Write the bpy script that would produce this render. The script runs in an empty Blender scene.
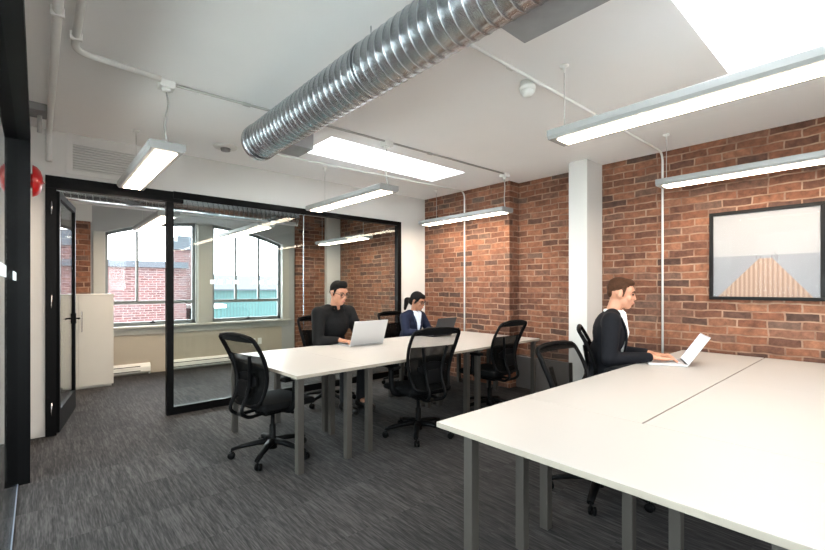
import bpy, bmesh, math, random
from mathutils import Vector, Matrix, Euler

random.seed(7)
S = bpy.context.scene
COL = S.collection
PI = math.pi
H_CEIL = 2.85

# ------------------------------------------------------------------ materials
def lin(c):
    return tuple((x / 12.92 if x <= 0.04045 else ((x + 0.055) / 1.055) ** 2.4) for x in [v / 255 for v in c]) + (1,)

def mat(name, rgb, rough=0.5, metal=0.0, spec=0.5, noise=0.0, nscale=8.0, bump=0.0, bscale=80.0, sheen=0.0, coat=0.0):
    m = bpy.data.materials.new(name); m.use_nodes = True
    nt = m.node_tree; b = nt.nodes['Principled BSDF']
    b.inputs['Roughness'].default_value = rough
    b.inputs['Metallic'].default_value = metal
    b.inputs['Specular IOR Level'].default_value = spec
    if sheen: b.inputs['Sheen Weight'].default_value = sheen
    if coat: b.inputs['Coat Weight'].default_value = coat
    tc = nt.nodes.new('ShaderNodeTexCoord')
    n = nt.nodes.new('ShaderNodeTexNoise'); n.inputs['Scale'].default_value = nscale; n.inputs['Detail'].default_value = 4
    nt.links.new(tc.outputs['Object'], n.inputs['Vector'])
    r = nt.nodes.new('ShaderNodeValToRGB')
    c = lin(rgb); k = noise
    r.color_ramp.elements[0].position = 0.3; r.color_ramp.elements[1].position = 0.7
    r.color_ramp.elements[0].color = tuple(max(0, x * (1 - k)) for x in c[:3]) + (1,)
    r.color_ramp.elements[1].color = tuple(min(1, x * (1 + k)) for x in c[:3]) + (1,)
    nt.links.new(n.outputs['Fac'], r.inputs['Fac']); nt.links.new(r.outputs['Color'], b.inputs['Base Color'])
    if bump:
        n2 = nt.nodes.new('ShaderNodeTexNoise'); n2.inputs['Scale'].default_value = bscale
        nt.links.new(tc.outputs['Object'], n2.inputs['Vector'])
        bp = nt.nodes.new('ShaderNodeBump'); bp.inputs['Strength'].default_value = bump; bp.inputs['Distance'].default_value = 0.01
        nt.links.new(n2.outputs['Fac'], bp.inputs['Height']); nt.links.new(bp.outputs['Normal'], b.inputs['Normal'])
    return m

def emis(name, rgb, strength):
    m = bpy.data.materials.new(name); m.use_nodes = True
    nt = m.node_tree; nt.nodes.clear()
    e = nt.nodes.new('ShaderNodeEmission'); e.inputs['Color'].default_value = lin(rgb); e.inputs['Strength'].default_value = strength
    o = nt.nodes.new('ShaderNodeOutputMaterial'); nt.links.new(e.outputs[0], o.inputs['Surface'])
    return m

def glass_mat(name, tint=(255, 255, 255), f0=0.04, power=5.0):
    """thin pane: transparent with Schlick reflection, the same from both sides"""
    m = bpy.data.materials.new(name); m.use_nodes = True
    nt = m.node_tree; nt.nodes.clear(); N = nt.nodes.new; L = nt.links.new
    g = N('ShaderNodeNewGeometry'); dot = N('ShaderNodeVectorMath'); dot.operation = 'DOT_PRODUCT'
    L(g.outputs['Normal'], dot.inputs[0]); L(g.outputs['Incoming'], dot.inputs[1])
    ab = N('ShaderNodeMath'); ab.operation = 'ABSOLUTE'; L(dot.outputs['Value'], ab.inputs[0])
    om = N('ShaderNodeMath'); om.operation = 'SUBTRACT'; om.inputs[0].default_value = 1; L(ab.outputs[0], om.inputs[1])
    pw = N('ShaderNodeMath'); pw.operation = 'POWER'; pw.inputs[1].default_value = power; L(om.outputs[0], pw.inputs[0])
    ma = N('ShaderNodeMath'); ma.operation = 'MULTIPLY_ADD'; ma.inputs[1].default_value = 1 - f0; ma.inputs[2].default_value = f0
    L(pw.outputs[0], ma.inputs[0])
    t = N('ShaderNodeBsdfTransparent'); t.inputs['Color'].default_value = lin(tint)
    gl = N('ShaderNodeBsdfGlossy'); gl.inputs['Roughness'].default_value = 0.0
    mx = N('ShaderNodeMixShader'); L(ma.outputs[0], mx.inputs[0]); L(t.outputs[0], mx.inputs[1]); L(gl.outputs[0], mx.inputs[2])
    o = N('ShaderNodeOutputMaterial'); L(mx.outputs[0], o.inputs['Surface'])
    return m

def brick_mat(name, ramp, mortar, bw=0.235, rh=0.078, ms=0.011, bump=0.6, dark_noise=0.5):
    m = bpy.data.materials.new(name); m.use_nodes = True
    nt = m.node_tree; b = nt.nodes['Principled BSDF']; N = nt.nodes.new; L = nt.links.new
    b.inputs['Roughness'].default_value = 0.85; b.inputs['Specular IOR Level'].default_value = 0.25
    tc = N('ShaderNodeTexCoord'); sp = N('ShaderNodeSeparateXYZ'); L(tc.outputs['Object'], sp.inputs[0])
    add = N('ShaderNodeMath'); add.operation = 'ADD'; L(sp.outputs['X'], add.inputs[0]); L(sp.outputs['Y'], add.inputs[1])
    cb = N('ShaderNodeCombineXYZ'); L(add.outputs[0], cb.inputs['X']); L(sp.outputs['Z'], cb.inputs['Y'])
    ns = N('ShaderNodeTexNoise'); ns.inputs['Scale'].default_value = 5; ns.inputs['Detail'].default_value = 3
    L(tc.outputs['Object'], ns.inputs['Vector'])
    vs = N('ShaderNodeVectorMath'); vs.operation = 'SCALE'; vs.inputs['Scale'].default_value = 0.035
    L(ns.outputs['Color'], vs.inputs[0])
    va = N('ShaderNodeVectorMath'); L(cb.outputs[0], va.inputs[0]); L(vs.outputs[0], va.inputs[1])
    bt = N('ShaderNodeTexBrick'); bt.inputs['Scale'].default_value = 1; bt.inputs['Brick Width'].default_value = bw
    bt.inputs['Row Height'].default_value = rh; bt.inputs['Mortar Size'].default_value = ms; bt.inputs['Mortar Smooth'].default_value = 0.35
    bt.inputs['Color1'].default_value = (0, 0, 0, 1); bt.inputs['Color2'].default_value = (1, 1, 1, 1); bt.inputs['Mortar'].default_value = (0.5, 0.5, 0.5, 1)
    bt.squash = 1.35; bt.squash_frequency = 6
    L(va.outputs[0], bt.inputs['Vector'])
    rp = N('ShaderNodeValToRGB'); els = rp.color_ramp.elements
    while len(els) > 1: els.remove(els[-1])
    els[0].position = ramp[0][0]; els[0].color = lin(ramp[0][1])
    for p, c in ramp[1:]:
        e = els.new(p); e.color = lin(c)
    L(bt.outputs['Color'], rp.inputs['Fac'])
    n2 = N('ShaderNodeTexNoise'); n2.inputs['Scale'].default_value = 14; n2.inputs['Detail'].default_value = 8; n2.inputs['Roughness'].default_value = 0.7
    L(tc.outputs['Object'], n2.inputs['Vector'])
    r2 = N('ShaderNodeValToRGB'); r2.color_ramp.elements[0].position = 0.3; r2.color_ramp.elements[1].position = 0.68
    r2.color_ramp.elements[0].color = (1 - dark_noise,) * 3 + (1,); r2.color_ramp.elements[1].color = (1.25, 1.2, 1.15, 1)
    L(n2.outputs['Fac'], r2.inputs['Fac'])
    mu = N('ShaderNodeMix'); mu.data_type = 'RGBA'; mu.blend_type = 'MULTIPLY'; mu.inputs['Factor'].default_value = 1
    L(rp.outputs['Color'], mu.inputs[6]); L(r2.outputs['Color'], mu.inputs[7])
    # mortar wears irregularly
    n3 = N('ShaderNodeTexNoise'); n3.inputs['Scale'].default_value = 6; n3.inputs['Detail'].default_value = 5
    L(tc.outputs['Object'], n3.inputs['Vector'])
    r3 = N('ShaderNodeValToRGB'); r3.color_ramp.elements[0].position = 0.35; r3.color_ramp.elements[1].position = 0.65
    r3.color_ramp.elements[0].color = lin(mortar[0]); r3.color_ramp.elements[1].color = lin(mortar[1])
    L(n3.outputs['Fac'], r3.inputs['Fac'])
    mx = N('ShaderNodeMix'); mx.data_type = 'RGBA'
    L(bt.outputs['Fac'], mx.inputs['Factor']); L(mu.outputs[2], mx.inputs[6]); L(r3.outputs['Color'], mx.inputs[7])
    L(mx.outputs[2], b.inputs['Base Color'])
    inv = N('ShaderNodeMath'); inv.operation = 'MULTIPLY_ADD'; inv.inputs[1].default_value = -1; inv.inputs[2].default_value = 1; L(bt.outputs['Fac'], inv.inputs[0])
    ad2 = N('ShaderNodeMath'); ad2.operation = 'MULTIPLY_ADD'; ad2.inputs[1].default_value = 0.6; L(n2.outputs['Fac'], ad2.inputs[0]); L(inv.outputs[0], ad2.inputs[2])
    bp = N('ShaderNodeBump'); bp.inputs['Strength'].default_value = bump; bp.inputs['Distance'].default_value = 0.012
    L(ad2.outputs[0], bp.inputs['Height']); L(bp.outputs['Normal'], b.inputs['Normal'])
    return m

def carpet_mat():
    m = bpy.data.materials.new('carpet_tiles'); m.use_nodes = True
    nt = m.node_tree; b = nt.nodes['Principled BSDF']; N = nt.nodes.new; L = nt.links.new
    b.inputs['Roughness'].default_value = 0.9; b.inputs['Specular IOR Level'].default_value = 0.25
    tc = N('ShaderNodeTexCoord')
    bt = N('ShaderNodeTexBrick'); bt.inputs['Scale'].default_value = 1; bt.inputs['Brick Width'].default_value = 0.5; bt.inputs['Row Height'].default_value = 0.5
    bt.inputs['Mortar Size'].default_value = 0.0; bt.offset = 0.5
    bt.inputs['Color1'].default_value = (0.0, 0.0, 0.0, 1); bt.inputs['Color2'].default_value = (1, 1, 1, 1)
    L(tc.outputs['Object'], bt.inputs['Vector'])
    # each tile shifts the streak pattern
    sc = N('ShaderNodeVectorMath'); sc.operation = 'SCALE'; sc.inputs['Scale'].default_value = 7.3; L(bt.outputs['Color'], sc.inputs[0])
    ad = N('ShaderNodeVectorMath'); L(tc.outputs['Object'], ad.inputs[0]); L(sc.outputs[0], ad.inputs[1])
    mp = N('ShaderNodeMapping'); mp.inputs['Scale'].default_value = (64, 3.6, 1); L(ad.outputs[0], mp.inputs['Vector'])
    n = N('ShaderNodeTexNoise'); n.inputs['Scale'].default_value = 1; n.inputs['Detail'].default_value = 3; n.inputs['Roughness'].default_value = 0.6
    L(mp.outputs[0], n.inputs['Vector'])
    mp2 = N('ShaderNodeMapping'); mp2.inputs['Scale'].default_value = (150, 12, 1); L(ad.outputs[0], mp2.inputs['Vector'])
    nb = N('ShaderNodeTexNoise'); nb.inputs['Scale'].default_value = 1; nb.inputs['Detail'].default_value = 2; L(mp2.outputs[0], nb.inputs['Vector'])
    av = N('ShaderNodeMath'); av.operation = 'MULTIPLY_ADD'; av.inputs[1].default_value = 0.45; L(nb.outputs['Fac'], av.inputs[0])
    hl = N('ShaderNodeMath'); hl.operation = 'MULTIPLY'; hl.inputs[1].default_value = 0.6; L(n.outputs['Fac'], hl.inputs[0]); L(hl.outputs[0], av.inputs[2])
    tl = N('ShaderNodeMath'); tl.operation = 'MULTIPLY_ADD'; tl.inputs[1].default_value = 0.09; L(bt.outputs['Color'], tl.inputs[0]); L(av.outputs[0], tl.inputs[2])
    r = N('ShaderNodeValToRGB'); e = r.color_ramp.elements
    e[0].position = 0.40; e[0].color = lin(CARPET[0]); e[1].position = 0.72; e[1].color = lin(CARPET[2])
    x = e.new(0.55); x.color = lin(CARPET[1])
    L(tl.outputs[0], r.inputs['Fac']); L(r.outputs['Color'], b.inputs['Base Color'])
    bp = N('ShaderNodeBump'); bp.inputs['Strength'].default_value = 0.35; bp.inputs['Distance'].default_value = 0.004
    L(tl.outputs[0], bp.inputs['Height']); L(bp.outputs['Normal'], b.inputs['Normal'])
    return m

def mesh_fabric(name, rgb, alpha):
    m = bpy.data.materials.new(name); m.use_nodes = True
    nt = m.node_tree; b = nt.nodes['Principled BSDF']; N = nt.nodes.new; L = nt.links.new
    b.inputs['Base Color'].default_value = lin(rgb); b.inputs['Roughness'].default_value = 0.8; b.inputs['Specular IOR Level'].default_value = 0.05
    t = N('ShaderNodeBsdfTransparent'); mx = N('ShaderNodeMixShader')
    tc = N('ShaderNodeTexCoord'); n = N('ShaderNodeTexNoise'); n.inputs['Scale'].default_value = 9; L(tc.outputs['Object'], n.inputs['Vector'])
    r = N('ShaderNodeMath'); r.operation = 'MULTIPLY_ADD'; r.inputs[1].default_value = 0.12; r.inputs[2].default_value = alpha - 0.06; L(n.outputs['Fac'], r.inputs[0])
    L(r.outputs[0], mx.inputs[0]); L(t.outputs[0], mx.inputs[1]); L(b.outputs[0], mx.inputs[2])
    L(mx.outputs[0], nt.nodes['Material Output'].inputs['Surface'])
    return m

def stripe_mat(name, c1, c2, axis, scale, rough=0.6):
    m = bpy.data.materials.new(name); m.use_nodes = True
    nt = m.node_tree; b = nt.nodes['Principled BSDF']; N = nt.nodes.new; L = nt.links.new
    b.inputs['Roughness'].default_value = rough
    tc = N('ShaderNodeTexCoord'); w = N('ShaderNodeTexWave'); w.bands_direction = axis; w.inputs['Scale'].default_value = scale
    w.inputs['Distortion'].default_value = 0.3
    L(tc.outputs['Object'], w.inputs['Vector'])
    r = N('ShaderNodeValToRGB'); r.color_ramp.elements[0].color = lin(c1); r.color_ramp.elements[1].color = lin(c2)
    L(w.outputs['Fac'], r.inputs['Fac']); L(r.outputs['Color'], b.inputs['Base Color'])
    return m

CARPET = ((23, 22, 22), (43, 41, 41), (68, 65, 65))
M = {}
M['carpet'] = carpet_mat()
M['white_paint'] = mat('white_paint', (206, 203, 199), 0.65, noise=0.015, nscale=3, bump=0.03, bscale=60)
M['ceiling_paint'] = mat('ceiling_paint', (247, 246, 245), 0.8, noise=0.012, nscale=2, bump=0.03, bscale=40)
M['beige_wall'] = mat('beige_wall', (172, 162, 147), 0.7, noise=0.02, nscale=3)
M['grey_wall'] = mat('grey_wall', (160, 160, 158), 0.7, noise=0.02, nscale=3)
M['plinth'] = mat('grey_plinth', (92, 88, 86), 0.6, noise=0.05)
M['brick'] = brick_mat('old_brick', [(0.0, (80, 61, 54)), (0.1, (100, 69, 57)), (0.3, (116, 76, 59)), (0.55, (130, 86, 66)), (0.75, (142, 98, 76)), (0.9, (115, 83, 70)), (1.0, (102, 84, 75))],
                       ((124, 94, 78), (162, 132, 112)), ms=0.008)
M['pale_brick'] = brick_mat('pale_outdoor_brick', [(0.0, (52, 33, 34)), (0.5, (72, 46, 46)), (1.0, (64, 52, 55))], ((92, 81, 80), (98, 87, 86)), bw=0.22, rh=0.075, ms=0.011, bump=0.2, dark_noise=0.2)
M['black_metal'] = mat('black_metal', (5, 5, 6), 0.5, spec=0.12, noise=0.1)
M['black_plastic'] = mat('black_plastic', (4, 4, 5), 0.55, spec=0.1, noise=0.1)
M['black_fabric'] = mat('black_fabric', (7, 7, 8), 0.9, spec=0.15, noise=0.15, nscale=40, bump=0.1, bscale=200)
M['chair_mesh'] = mesh_fabric('chair_mesh', (7, 6, 6), 0.42)
M['chair_mesh_double'] = mesh_fabric('chair_mesh_double', (5, 5, 5), 0.93)
M['chair_mesh_dense'] = mesh_fabric('chair_mesh_dense', (22, 19, 17), 0.64)
M['laminate'] = mat('white_laminate', (176, 171, 166), 0.38, noise=0.008, nscale=4, spec=0.4)
M['laminate_edge'] = mat('laminate_edge', (146, 137, 126), 0.5, noise=0.01)
M['leg_metal'] = mat('grey_leg_metal', (60, 56, 52), 0.45, metal=0.0, noise=0.03)
M['galvanised'] = mat('galvanised_steel', (190, 194, 198), 0.26, metal=1.0, noise=0.12, nscale=12)
M['galvanised_dull'] = mat('galvanised_dull', (158, 160, 162), 0.45, metal=0.35, noise=0.08, nscale=10)
M['light_housing'] = mat('light_housing', (146, 146, 145), 0.4, noise=0.01)
M['lamp'] = emis('led_diffuser', (255, 234, 208), 10.0)
M['lamp_up'] = emis('led_uplight', (255, 244, 232), 5.0)
M['pipe_white'] = mat('white_conduit', (222, 220, 216), 0.45, noise=0.02)
M['pipe_grey'] = mat('grey_conduit', (176, 174, 170), 0.4, metal=0.3, noise=0.04)
M['white_plastic'] = mat('white_plastic', (228, 227, 223), 0.4, noise=0.01)
M['red'] = mat('red_enamel', (176, 22, 24), 0.3, noise=0.04, coat=0.4)
M['aluminium'] = mat('brushed_aluminium', (196, 204, 212), 0.25, metal=1.0, noise=0.05)
M['channel'] = mat('pale_channel_metal', (120, 130, 146), 0.35, metal=0.2, noise=0.03)  # pale blue tone stands in for the window mirrored in the channel
M['chrome'] = mat('chrome', (200, 200, 202), 0.2, metal=1.0, noise=0.02)
M['window_frame'] = mat('window_frame_grey', (112, 118, 120), 0.45, noise=0.03)
M['window_surround'] = mat('window_surround', (170, 168, 160), 0.55, noise=0.02)
M['pane'] = glass_mat('window_glass', (250, 252, 252), f0=0.012)
M['partition_glass'] = glass_mat('partition_glass', (240, 245, 245), f0=0.02)
M['picture_glass'] = glass_mat('picture_glass', (255, 255, 255), f0=0.002, power=7.0)
M['decal'] = mat('frosted_decal', (225, 236, 240), 0.5, noise=0.01)
M['cabinet'] = mat('cabinet_white', (204, 199, 191), 0.5, noise=0.01)
M['frame_black'] = mat('picture_frame_black', (12, 10, 10), 0.5, spec=0.2, noise=0.1)
M['print_sky'] = mat('print_sky', (150, 148, 149), 0.7, noise=0.02, nscale=2)
M['print_sea'] = mat('print_sea', (127, 128, 133), 0.7, noise=0.03, nscale=3)
M['print_pier'] = stripe_mat('print_pier', (130, 105, 90), (158, 132, 115), 'Y', 9)
M['print_post'] = mat('print_post', (104, 102, 104), 0.7)
M['laptop_silver'] = mat('laptop_silver', (206, 207, 209), 0.32, metal=0.55, noise=0.01)
M['laptop_dark'] = mat('laptop_dark', (52, 54, 58), 0.4, metal=0.3, noise=0.03)
M['keys'] = mat('keys_black', (30, 30, 32), 0.5)
M['keys_pale'] = mat('keys_pale', (190, 190, 192), 0.5)
M['screen'] = emis('screen_glow', (214, 222, 235), 0.5)
M['skin'] = mat('skin_light', (186, 132, 105), 0.5, noise=0.04, nscale=20)
M['skin_olive'] = mat('skin_olive', (176, 124, 98), 0.5, noise=0.04, nscale=20)
M['skin_brown'] = mat('skin_brown', (152, 104, 80), 0.5, noise=0.04, nscale=20)
M['lips'] = mat('lips', (176, 104, 92), 0.5)
M['eye'] = mat('eye_dark', (30, 24, 22), 0.25)
M['hair_black'] = mat('hair_black', (11, 9, 8), 0.8, spec=0.15, noise=0.3, nscale=60)
M['hair_brown'] = mat('hair_brown', (66, 42, 28), 0.8, spec=0.15, noise=0.25, nscale=60)
M['jacket_black'] = mat('jacket_black', (13, 14, 20), 0.8, spec=0.2, noise=0.12, nscale=30, bump=0.08, bscale=25)
M['jacket_navy'] = mat('jacket_navy', (22, 28, 48), 0.8, spec=0.2, noise=0.1, nscale=30, bump=0.08, bscale=25)
M['shirt_black'] = mat('shirt_black', (14, 14, 15), 0.85, spec=0.2, noise=0.12, nscale=30, bump=0.1, bscale=22)
M['shirt_white'] = mat('shirt_white', (236, 234, 230), 0.75, noise=0.02)
M['shirt_pale'] = mat('shirt_pale_blue', (206, 214, 228), 0.75, noise=0.03)
M['trousers'] = mat('trousers_dark', (24, 25, 30), 0.85, noise=0.1)
M['shoe'] = mat('shoe_black', (16, 15, 15), 0.35)
M['glasses'] = mat('spectacle_frame', (30, 22, 20), 0.3)
M['teal_siding'] = stripe_mat('teal_siding', (20, 54, 54), (36, 76, 76), 'X', 2.2)
M['slate'] = mat('slate_band', (36, 42, 50), 0.6, noise=0.05)
M['bounce_ground'] = mat('bounce_ground', (216, 212, 206), 0.9, noise=0.1)  # street ground made near white to throw daylight up at the ceiling
M['heater'] = mat('heater_white', (226, 224, 218), 0.45, noise=0.01)
M['dark_slot'] = mat('dark_slot', (40, 40, 42), 0.7)
M['speaker_grey'] = mat('dull_grey_metal', (134, 134, 134), 0.5, metal=0.4, noise=0.06)

# ------------------------------------------------------------------ mesh helpers
def bm_box(bm, x0, x1, y0, y1, z0, z1, mi=0, bevel=0.0, seg=2, mtx=None):
    vs = [bm.verts.new((x, y, z)) for x in (x0, x1) for y in (y0, y1) for z in (z0, z1)]
    idx = [(0, 1, 3, 2), (4, 6, 7, 5), (0, 4, 5, 1), (2, 3, 7, 6), (0, 2, 6, 4), (1, 5, 7, 3)]
    fs = [bm.faces.new([vs[i] for i in f]) for f in idx]
    for f in fs: f.material_index = mi
    if bevel > 0:
        es = list({e for f in fs for e in f.edges})
        r = bmesh.ops.bevel(bm, geom=es, offset=bevel, segments=seg, affect='EDGES', profile=0.5, clamp_overlap=True)
        vs = list({v for f in r['faces'] for v in f.verts} | {v for v in vs if v.is_valid})
        for f in r['faces']: f.material_index = mi
    if mtx is not None:
        bmesh.ops.transform(bm, matrix=mtx, verts=[v for v in vs if v.is_valid])
    return vs

def frame_of(d):
    d = d.normalized()
    a = Vector((0, 0, 1)) if abs(d.z) < 0.95 else Vector((1, 0, 0))
    x = d.cross(a).normalized(); y = x.cross(d).normalized()
    return x, y

def bm_tube(bm, pts, r, n=10, closed=False, cap=True, mi=0, flat=1.0, up=None):
    """tube through points; r a number or a list; flat squashes the second axis"""
    pts = [Vector(p) for p in pts]; k = len(pts)
    rs = r if isinstance(r, (list, tuple)) else [r] * k
    rings = []
    px = None
    for i, p in enumerate(pts):
        a = pts[(i - 1) % k] if (closed or i > 0) else p
        b = pts[(i + 1) % k] if (closed or i < k - 1) else p
        d = (b - a).normalized()
        if up is not None:
            x = d.cross(Vector(up)).normalized(); y = x.cross(d).normalized()
        elif px is None:
            x, y = frame_of(d)
        else:
            x = (px - d * px.dot(d)).normalized(); y = x.cross(d).normalized()
        px = x
        rings.append([bm.verts.new(p + (x * math.cos(2 * PI * j / n) + y * math.sin(2 * PI * j / n) * flat) * rs[i]) for j in range(n)])
    m = k if closed else k - 1
    for i in range(m):
        A, B = rings[i], rings[(i + 1) % k]
        for j in range(n):
            f = bm.faces.new((A[j], A[(j + 1) % n], B[(j + 1) % n], B[j])); f.material_index = mi; f.smooth = True
    if cap and not closed:
        bm.faces.new(list(reversed(rings[0]))).material_index = mi
        bm.faces.new(rings[-1]).material_index = mi

def bm_lathe(bm, prof, n=24, mtx=None, mi=0):
    """profile of (radius, z)"""
    rings = []
    for r, z in prof:
        if r < 1e-5: rings.append([bm.verts.new((0, 0, z))])
        else: rings.append([bm.verts.new((r * math.cos(2 * PI * j / n), r * math.sin(2 * PI * j / n), z)) for j in range(n)])
    for A, B in zip(rings, rings[1:]):
        for j in range(n):
            if len(A) == 1 and len(B) == 1: break
            if len(A) == 1: f = bm.faces.new((A[0], B[(j + 1) % n], B[j]))
            elif len(B) == 1: f = bm.faces.new((A[j], A[(j + 1) % n], B[0]))
            else: f = bm.faces.new((A[j], A[(j + 1) % n], B[(j + 1) % n], B[j]))
            f.material_index = mi; f.smooth = True
    if mtx is not None:
        bmesh.ops.transform(bm, matrix=mtx, verts=[v for r in rings for v in r])

def bm_ell(bm, c, r, rot=None, n=16, m=10, mi=0):
    mtx = Matrix.Translation(c) @ (rot.to_4x4() if rot else Matrix()) @ Matrix.Diagonal((r[0], r[1], r[2], 1))
    bm_lathe(bm, [(math.sin(PI * i / m), -math.cos(PI * i / m)) for i in range(m + 1)], n, mtx, mi)

def bm_caps(bm, p0, p1, r0, r1, n=14, m=5):
    p0, p1 = Vector(p0), Vector(p1)
    d = p1 - p0; L = d.length
    prof = [(r0 * math.sin(PI / 2 * i / m), -r0 * math.cos(PI / 2 * i / m)) for i in range(m + 1)]
    prof += [(r1 * math.cos(PI / 2 * i / m), L + r1 * math.sin(PI / 2 * i / m)) for i in range(m + 1)]
    q = Vector((0, 0, 1)).rotation_difference(d.normalized()).to_matrix().to_4x4()
    bm_lathe(bm, prof, n, Matrix.Translation(p0) @ q)

def bm_prism(bm, poly, axis, a, b, mi=0):
    """extrude a polygon; axis 'x': poly in (y,z); 'y': poly in (x,z); 'z': poly in (x,y)"""
    def V(p, t):
        return {'x': (t, p[0], p[1]), 'y': (p[0], t, p[1]), 'z': (p[0], p[1], t)}[axis]
    A = [bm.verts.new(V(p, a)) for p in poly]; B = [bm.verts.new(V(p, b)) for p in poly]
    n = len(poly)
    bm.faces.new(A).material_index = mi; bm.faces.new(list(reversed(B))).material_index = mi
    for i in range(n):
        bm.faces.new((A[i], B[i], B[(i + 1) % n], A[(i + 1) % n])).material_index = mi

def obj(name, bm, mats, parent=None, smooth=None, loc=None):
    bmesh.ops.recalc_face_normals(bm, faces=bm.faces[:])
    me = bpy.data.meshes.new(name); bm.to_mesh(me); bm.free()
    for m in (mats if isinstance(mats, (list, tuple)) else [mats]): me.materials.append(M[m])
    o = bpy.data.objects.new(name, me); COL.objects.link(o)
    if parent: o.parent = parent
    if loc: o.location = loc
    if smooth is not None:
        me.shade_smooth() if smooth else me.shade_flat()
    return o

def new(): return bmesh.new()
def box(name, m, x0, x1, y0, y1, z0, z1, parent=None, bevel=0.0):
    bm = new(); bm_box(bm, x0, x1, y0, y1, z0, z1, 0, bevel); return obj(name, bm, m, parent)
def tube(name, m, pts, r, parent=None, n=10, closed=False, **k):
    bm = new(); bm_tube(bm, pts, r, n, closed, **k); return obj(name, bm, m, parent)

def empty(name, loc=(0, 0, 0), rz=0.0):
    o = bpy.data.objects.new(name, None); COL.objects.link(o); o.location = loc; o.rotation_euler = (0, 0, rz); o.empty_display_size = 0.1
    return o
def tag(o, label, cat, group=None):
    o['label'] = label; o['category'] = cat
    if group: o['group'] = group
    return o
def struct(o, label=None, cat=None):
    o['kind'] = 'structure'
    if label: o['label'] = label
    if cat: o['category'] = cat
    return o
def copy_tree(o, parent=None):
    c = o.copy(); COL.objects.link(c)
    if parent: c.parent = parent; c.matrix_parent_inverse = o.matrix_parent_inverse
    for ch in [x for x in ALL() if x.parent == o]: copy_tree(ch, c)
    return c
def ALL(): return list(bpy.data.objects)

def bend(pts, r=0.08, n=6):
    """round the corners of a polyline"""
    pts = [Vector(p) for p in pts]; out = [pts[0]]
    for a, b, c in zip(pts, pts[1:], pts[2:]):
        d0 = (a - b); d1 = (c - b); rr = min(r, d0.length * 0.45, d1.length * 0.45)
        p0 = b + d0.normalized() * rr; p1 = b + d1.normalized() * rr
        for i in range(n + 1):
            t = i / n
            out.append(p0 * (1 - t) ** 2 + b * 2 * t * (1 - t) + p1 * t * t)
    out.append(pts[-1]); return out

# ------------------------------------------------------------------ setting
XR = 5.08           # brick wall face, right
XP = 4.86           # brick pier face
YP = 5.20           # glass partition plane
YW = 7.98           # window wall face
YB = -2.6           # wall behind the camera
XL = -1.7           # far wall of the corridor

struct(box('floor', 'carpet', XL - 0.1, XR + 0.25, YB - 0.1, YW + 0.3, -0.12, 0.0), 'dark grey streaked carpet tile floor', 'floor')

# ceiling with two skylight openings
SK = [(1.9, 3.62, 0.12, 0.755), (2.15, 4.09, 3.63, 4.23)]
bm = new()
x0, x1 = XL - 0.1, XR + 0.25
ys = [YB - 0.1, SK[0][2], SK[0][3], SK[1][2], SK[1][3], YW + 0.3]
for i in range(5):
    if i in (1, 3):
        s = SK[0] if i == 1 else SK[1]
        bm_box(bm, x0, s[0], ys[i], ys[i + 1], H_CEIL, H_CEIL + 0.14)
        bm_box(bm, s[1], x1, ys[i], ys[i + 1], H_CEIL, H_CEIL + 0.14)
    else:
        bm_box(bm, x0, x1, ys[i], ys[i + 1], H_CEIL, H_CEIL + 0.14)
struct(obj('ceiling', bm, 'ceiling_paint'), 'white painted ceiling', 'ceiling')

for i, s in enumerate(SK):
    r = empty('window_%d' % (i + 3), ((s[0] + s[1]) / 2, (s[2] + s[3]) / 2, H_CEIL))
    struct(r, ['bright skylight above the right hand desks', 'long narrow skylight beyond the spiral duct'][i], 'skylight')
    hx, hy = (s[1] - s[0]) / 2, (s[3] - s[2]) / 2
    bm = new(); t = 0.03
    bm_box(bm, -hx - t, -hx, -hy - t, hy + t, 0.14, 0.42); bm_box(bm, hx, hx + t, -hy - t, hy + t, 0.14, 0.42)
    bm_box(bm, -hx, hx, -hy - t, -hy, 0.14, 0.42); bm_box(bm, -hx, hx, hy, hy + t, 0.14, 0.42)
    obj('shaft', bm, 'ceiling_paint', r)
    box('pane', 'pane', -hx - 0.03, hx + 0.03, -hy - 0.03, hy + 0.03, 0.42, 0.426, r)

# right brick wall: pier and recess
bm = new()
bm_box(bm, XR, XR + 0.2, YB, 3.5, 0, H_CEIL)
bm_box(bm, XP, XR + 0.2, 3.5, YW + 0.1, 0, H_CEIL)
struct(obj('wall_right', bm, 'brick'), 'old exposed orange and brown brick wall', 'wall')
struct(box('wall_column', 'white_paint', 4.70, XR, 2.32, 2.545, 0, H_CEIL, bevel=0.004), 'white square column in front of the brick wall', 'column')
struct(box('baseboard_right', 'plinth', XR - 0.07, XR, 2.55, 3.5, 0.0, 0.43, bevel=0.006), 'grey plinth along the foot of the brick recess', 'baseboard')

# partition wall (white plaster above and beside the glass)
GX0, GX1, GZ = 0.05, 4.32, 2.42
bm = new()
bm_box(bm, -0.06, XP, YP, YP + 0.12, GZ, H_CEIL)
bm_box(bm, GX1, XP, YP, YP + 0.12, 0, GZ)
bm_box(bm, -0.2, GX0, YP, YP + 0.12, 0, GZ)
bm_box(bm, -0.2, -0.06, YP, YP + 0.12, GZ, H_CEIL)
struct(obj('wall_partition', bm, 'white_paint'), 'white plaster wall around and above the glass partition', 'wall')
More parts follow.
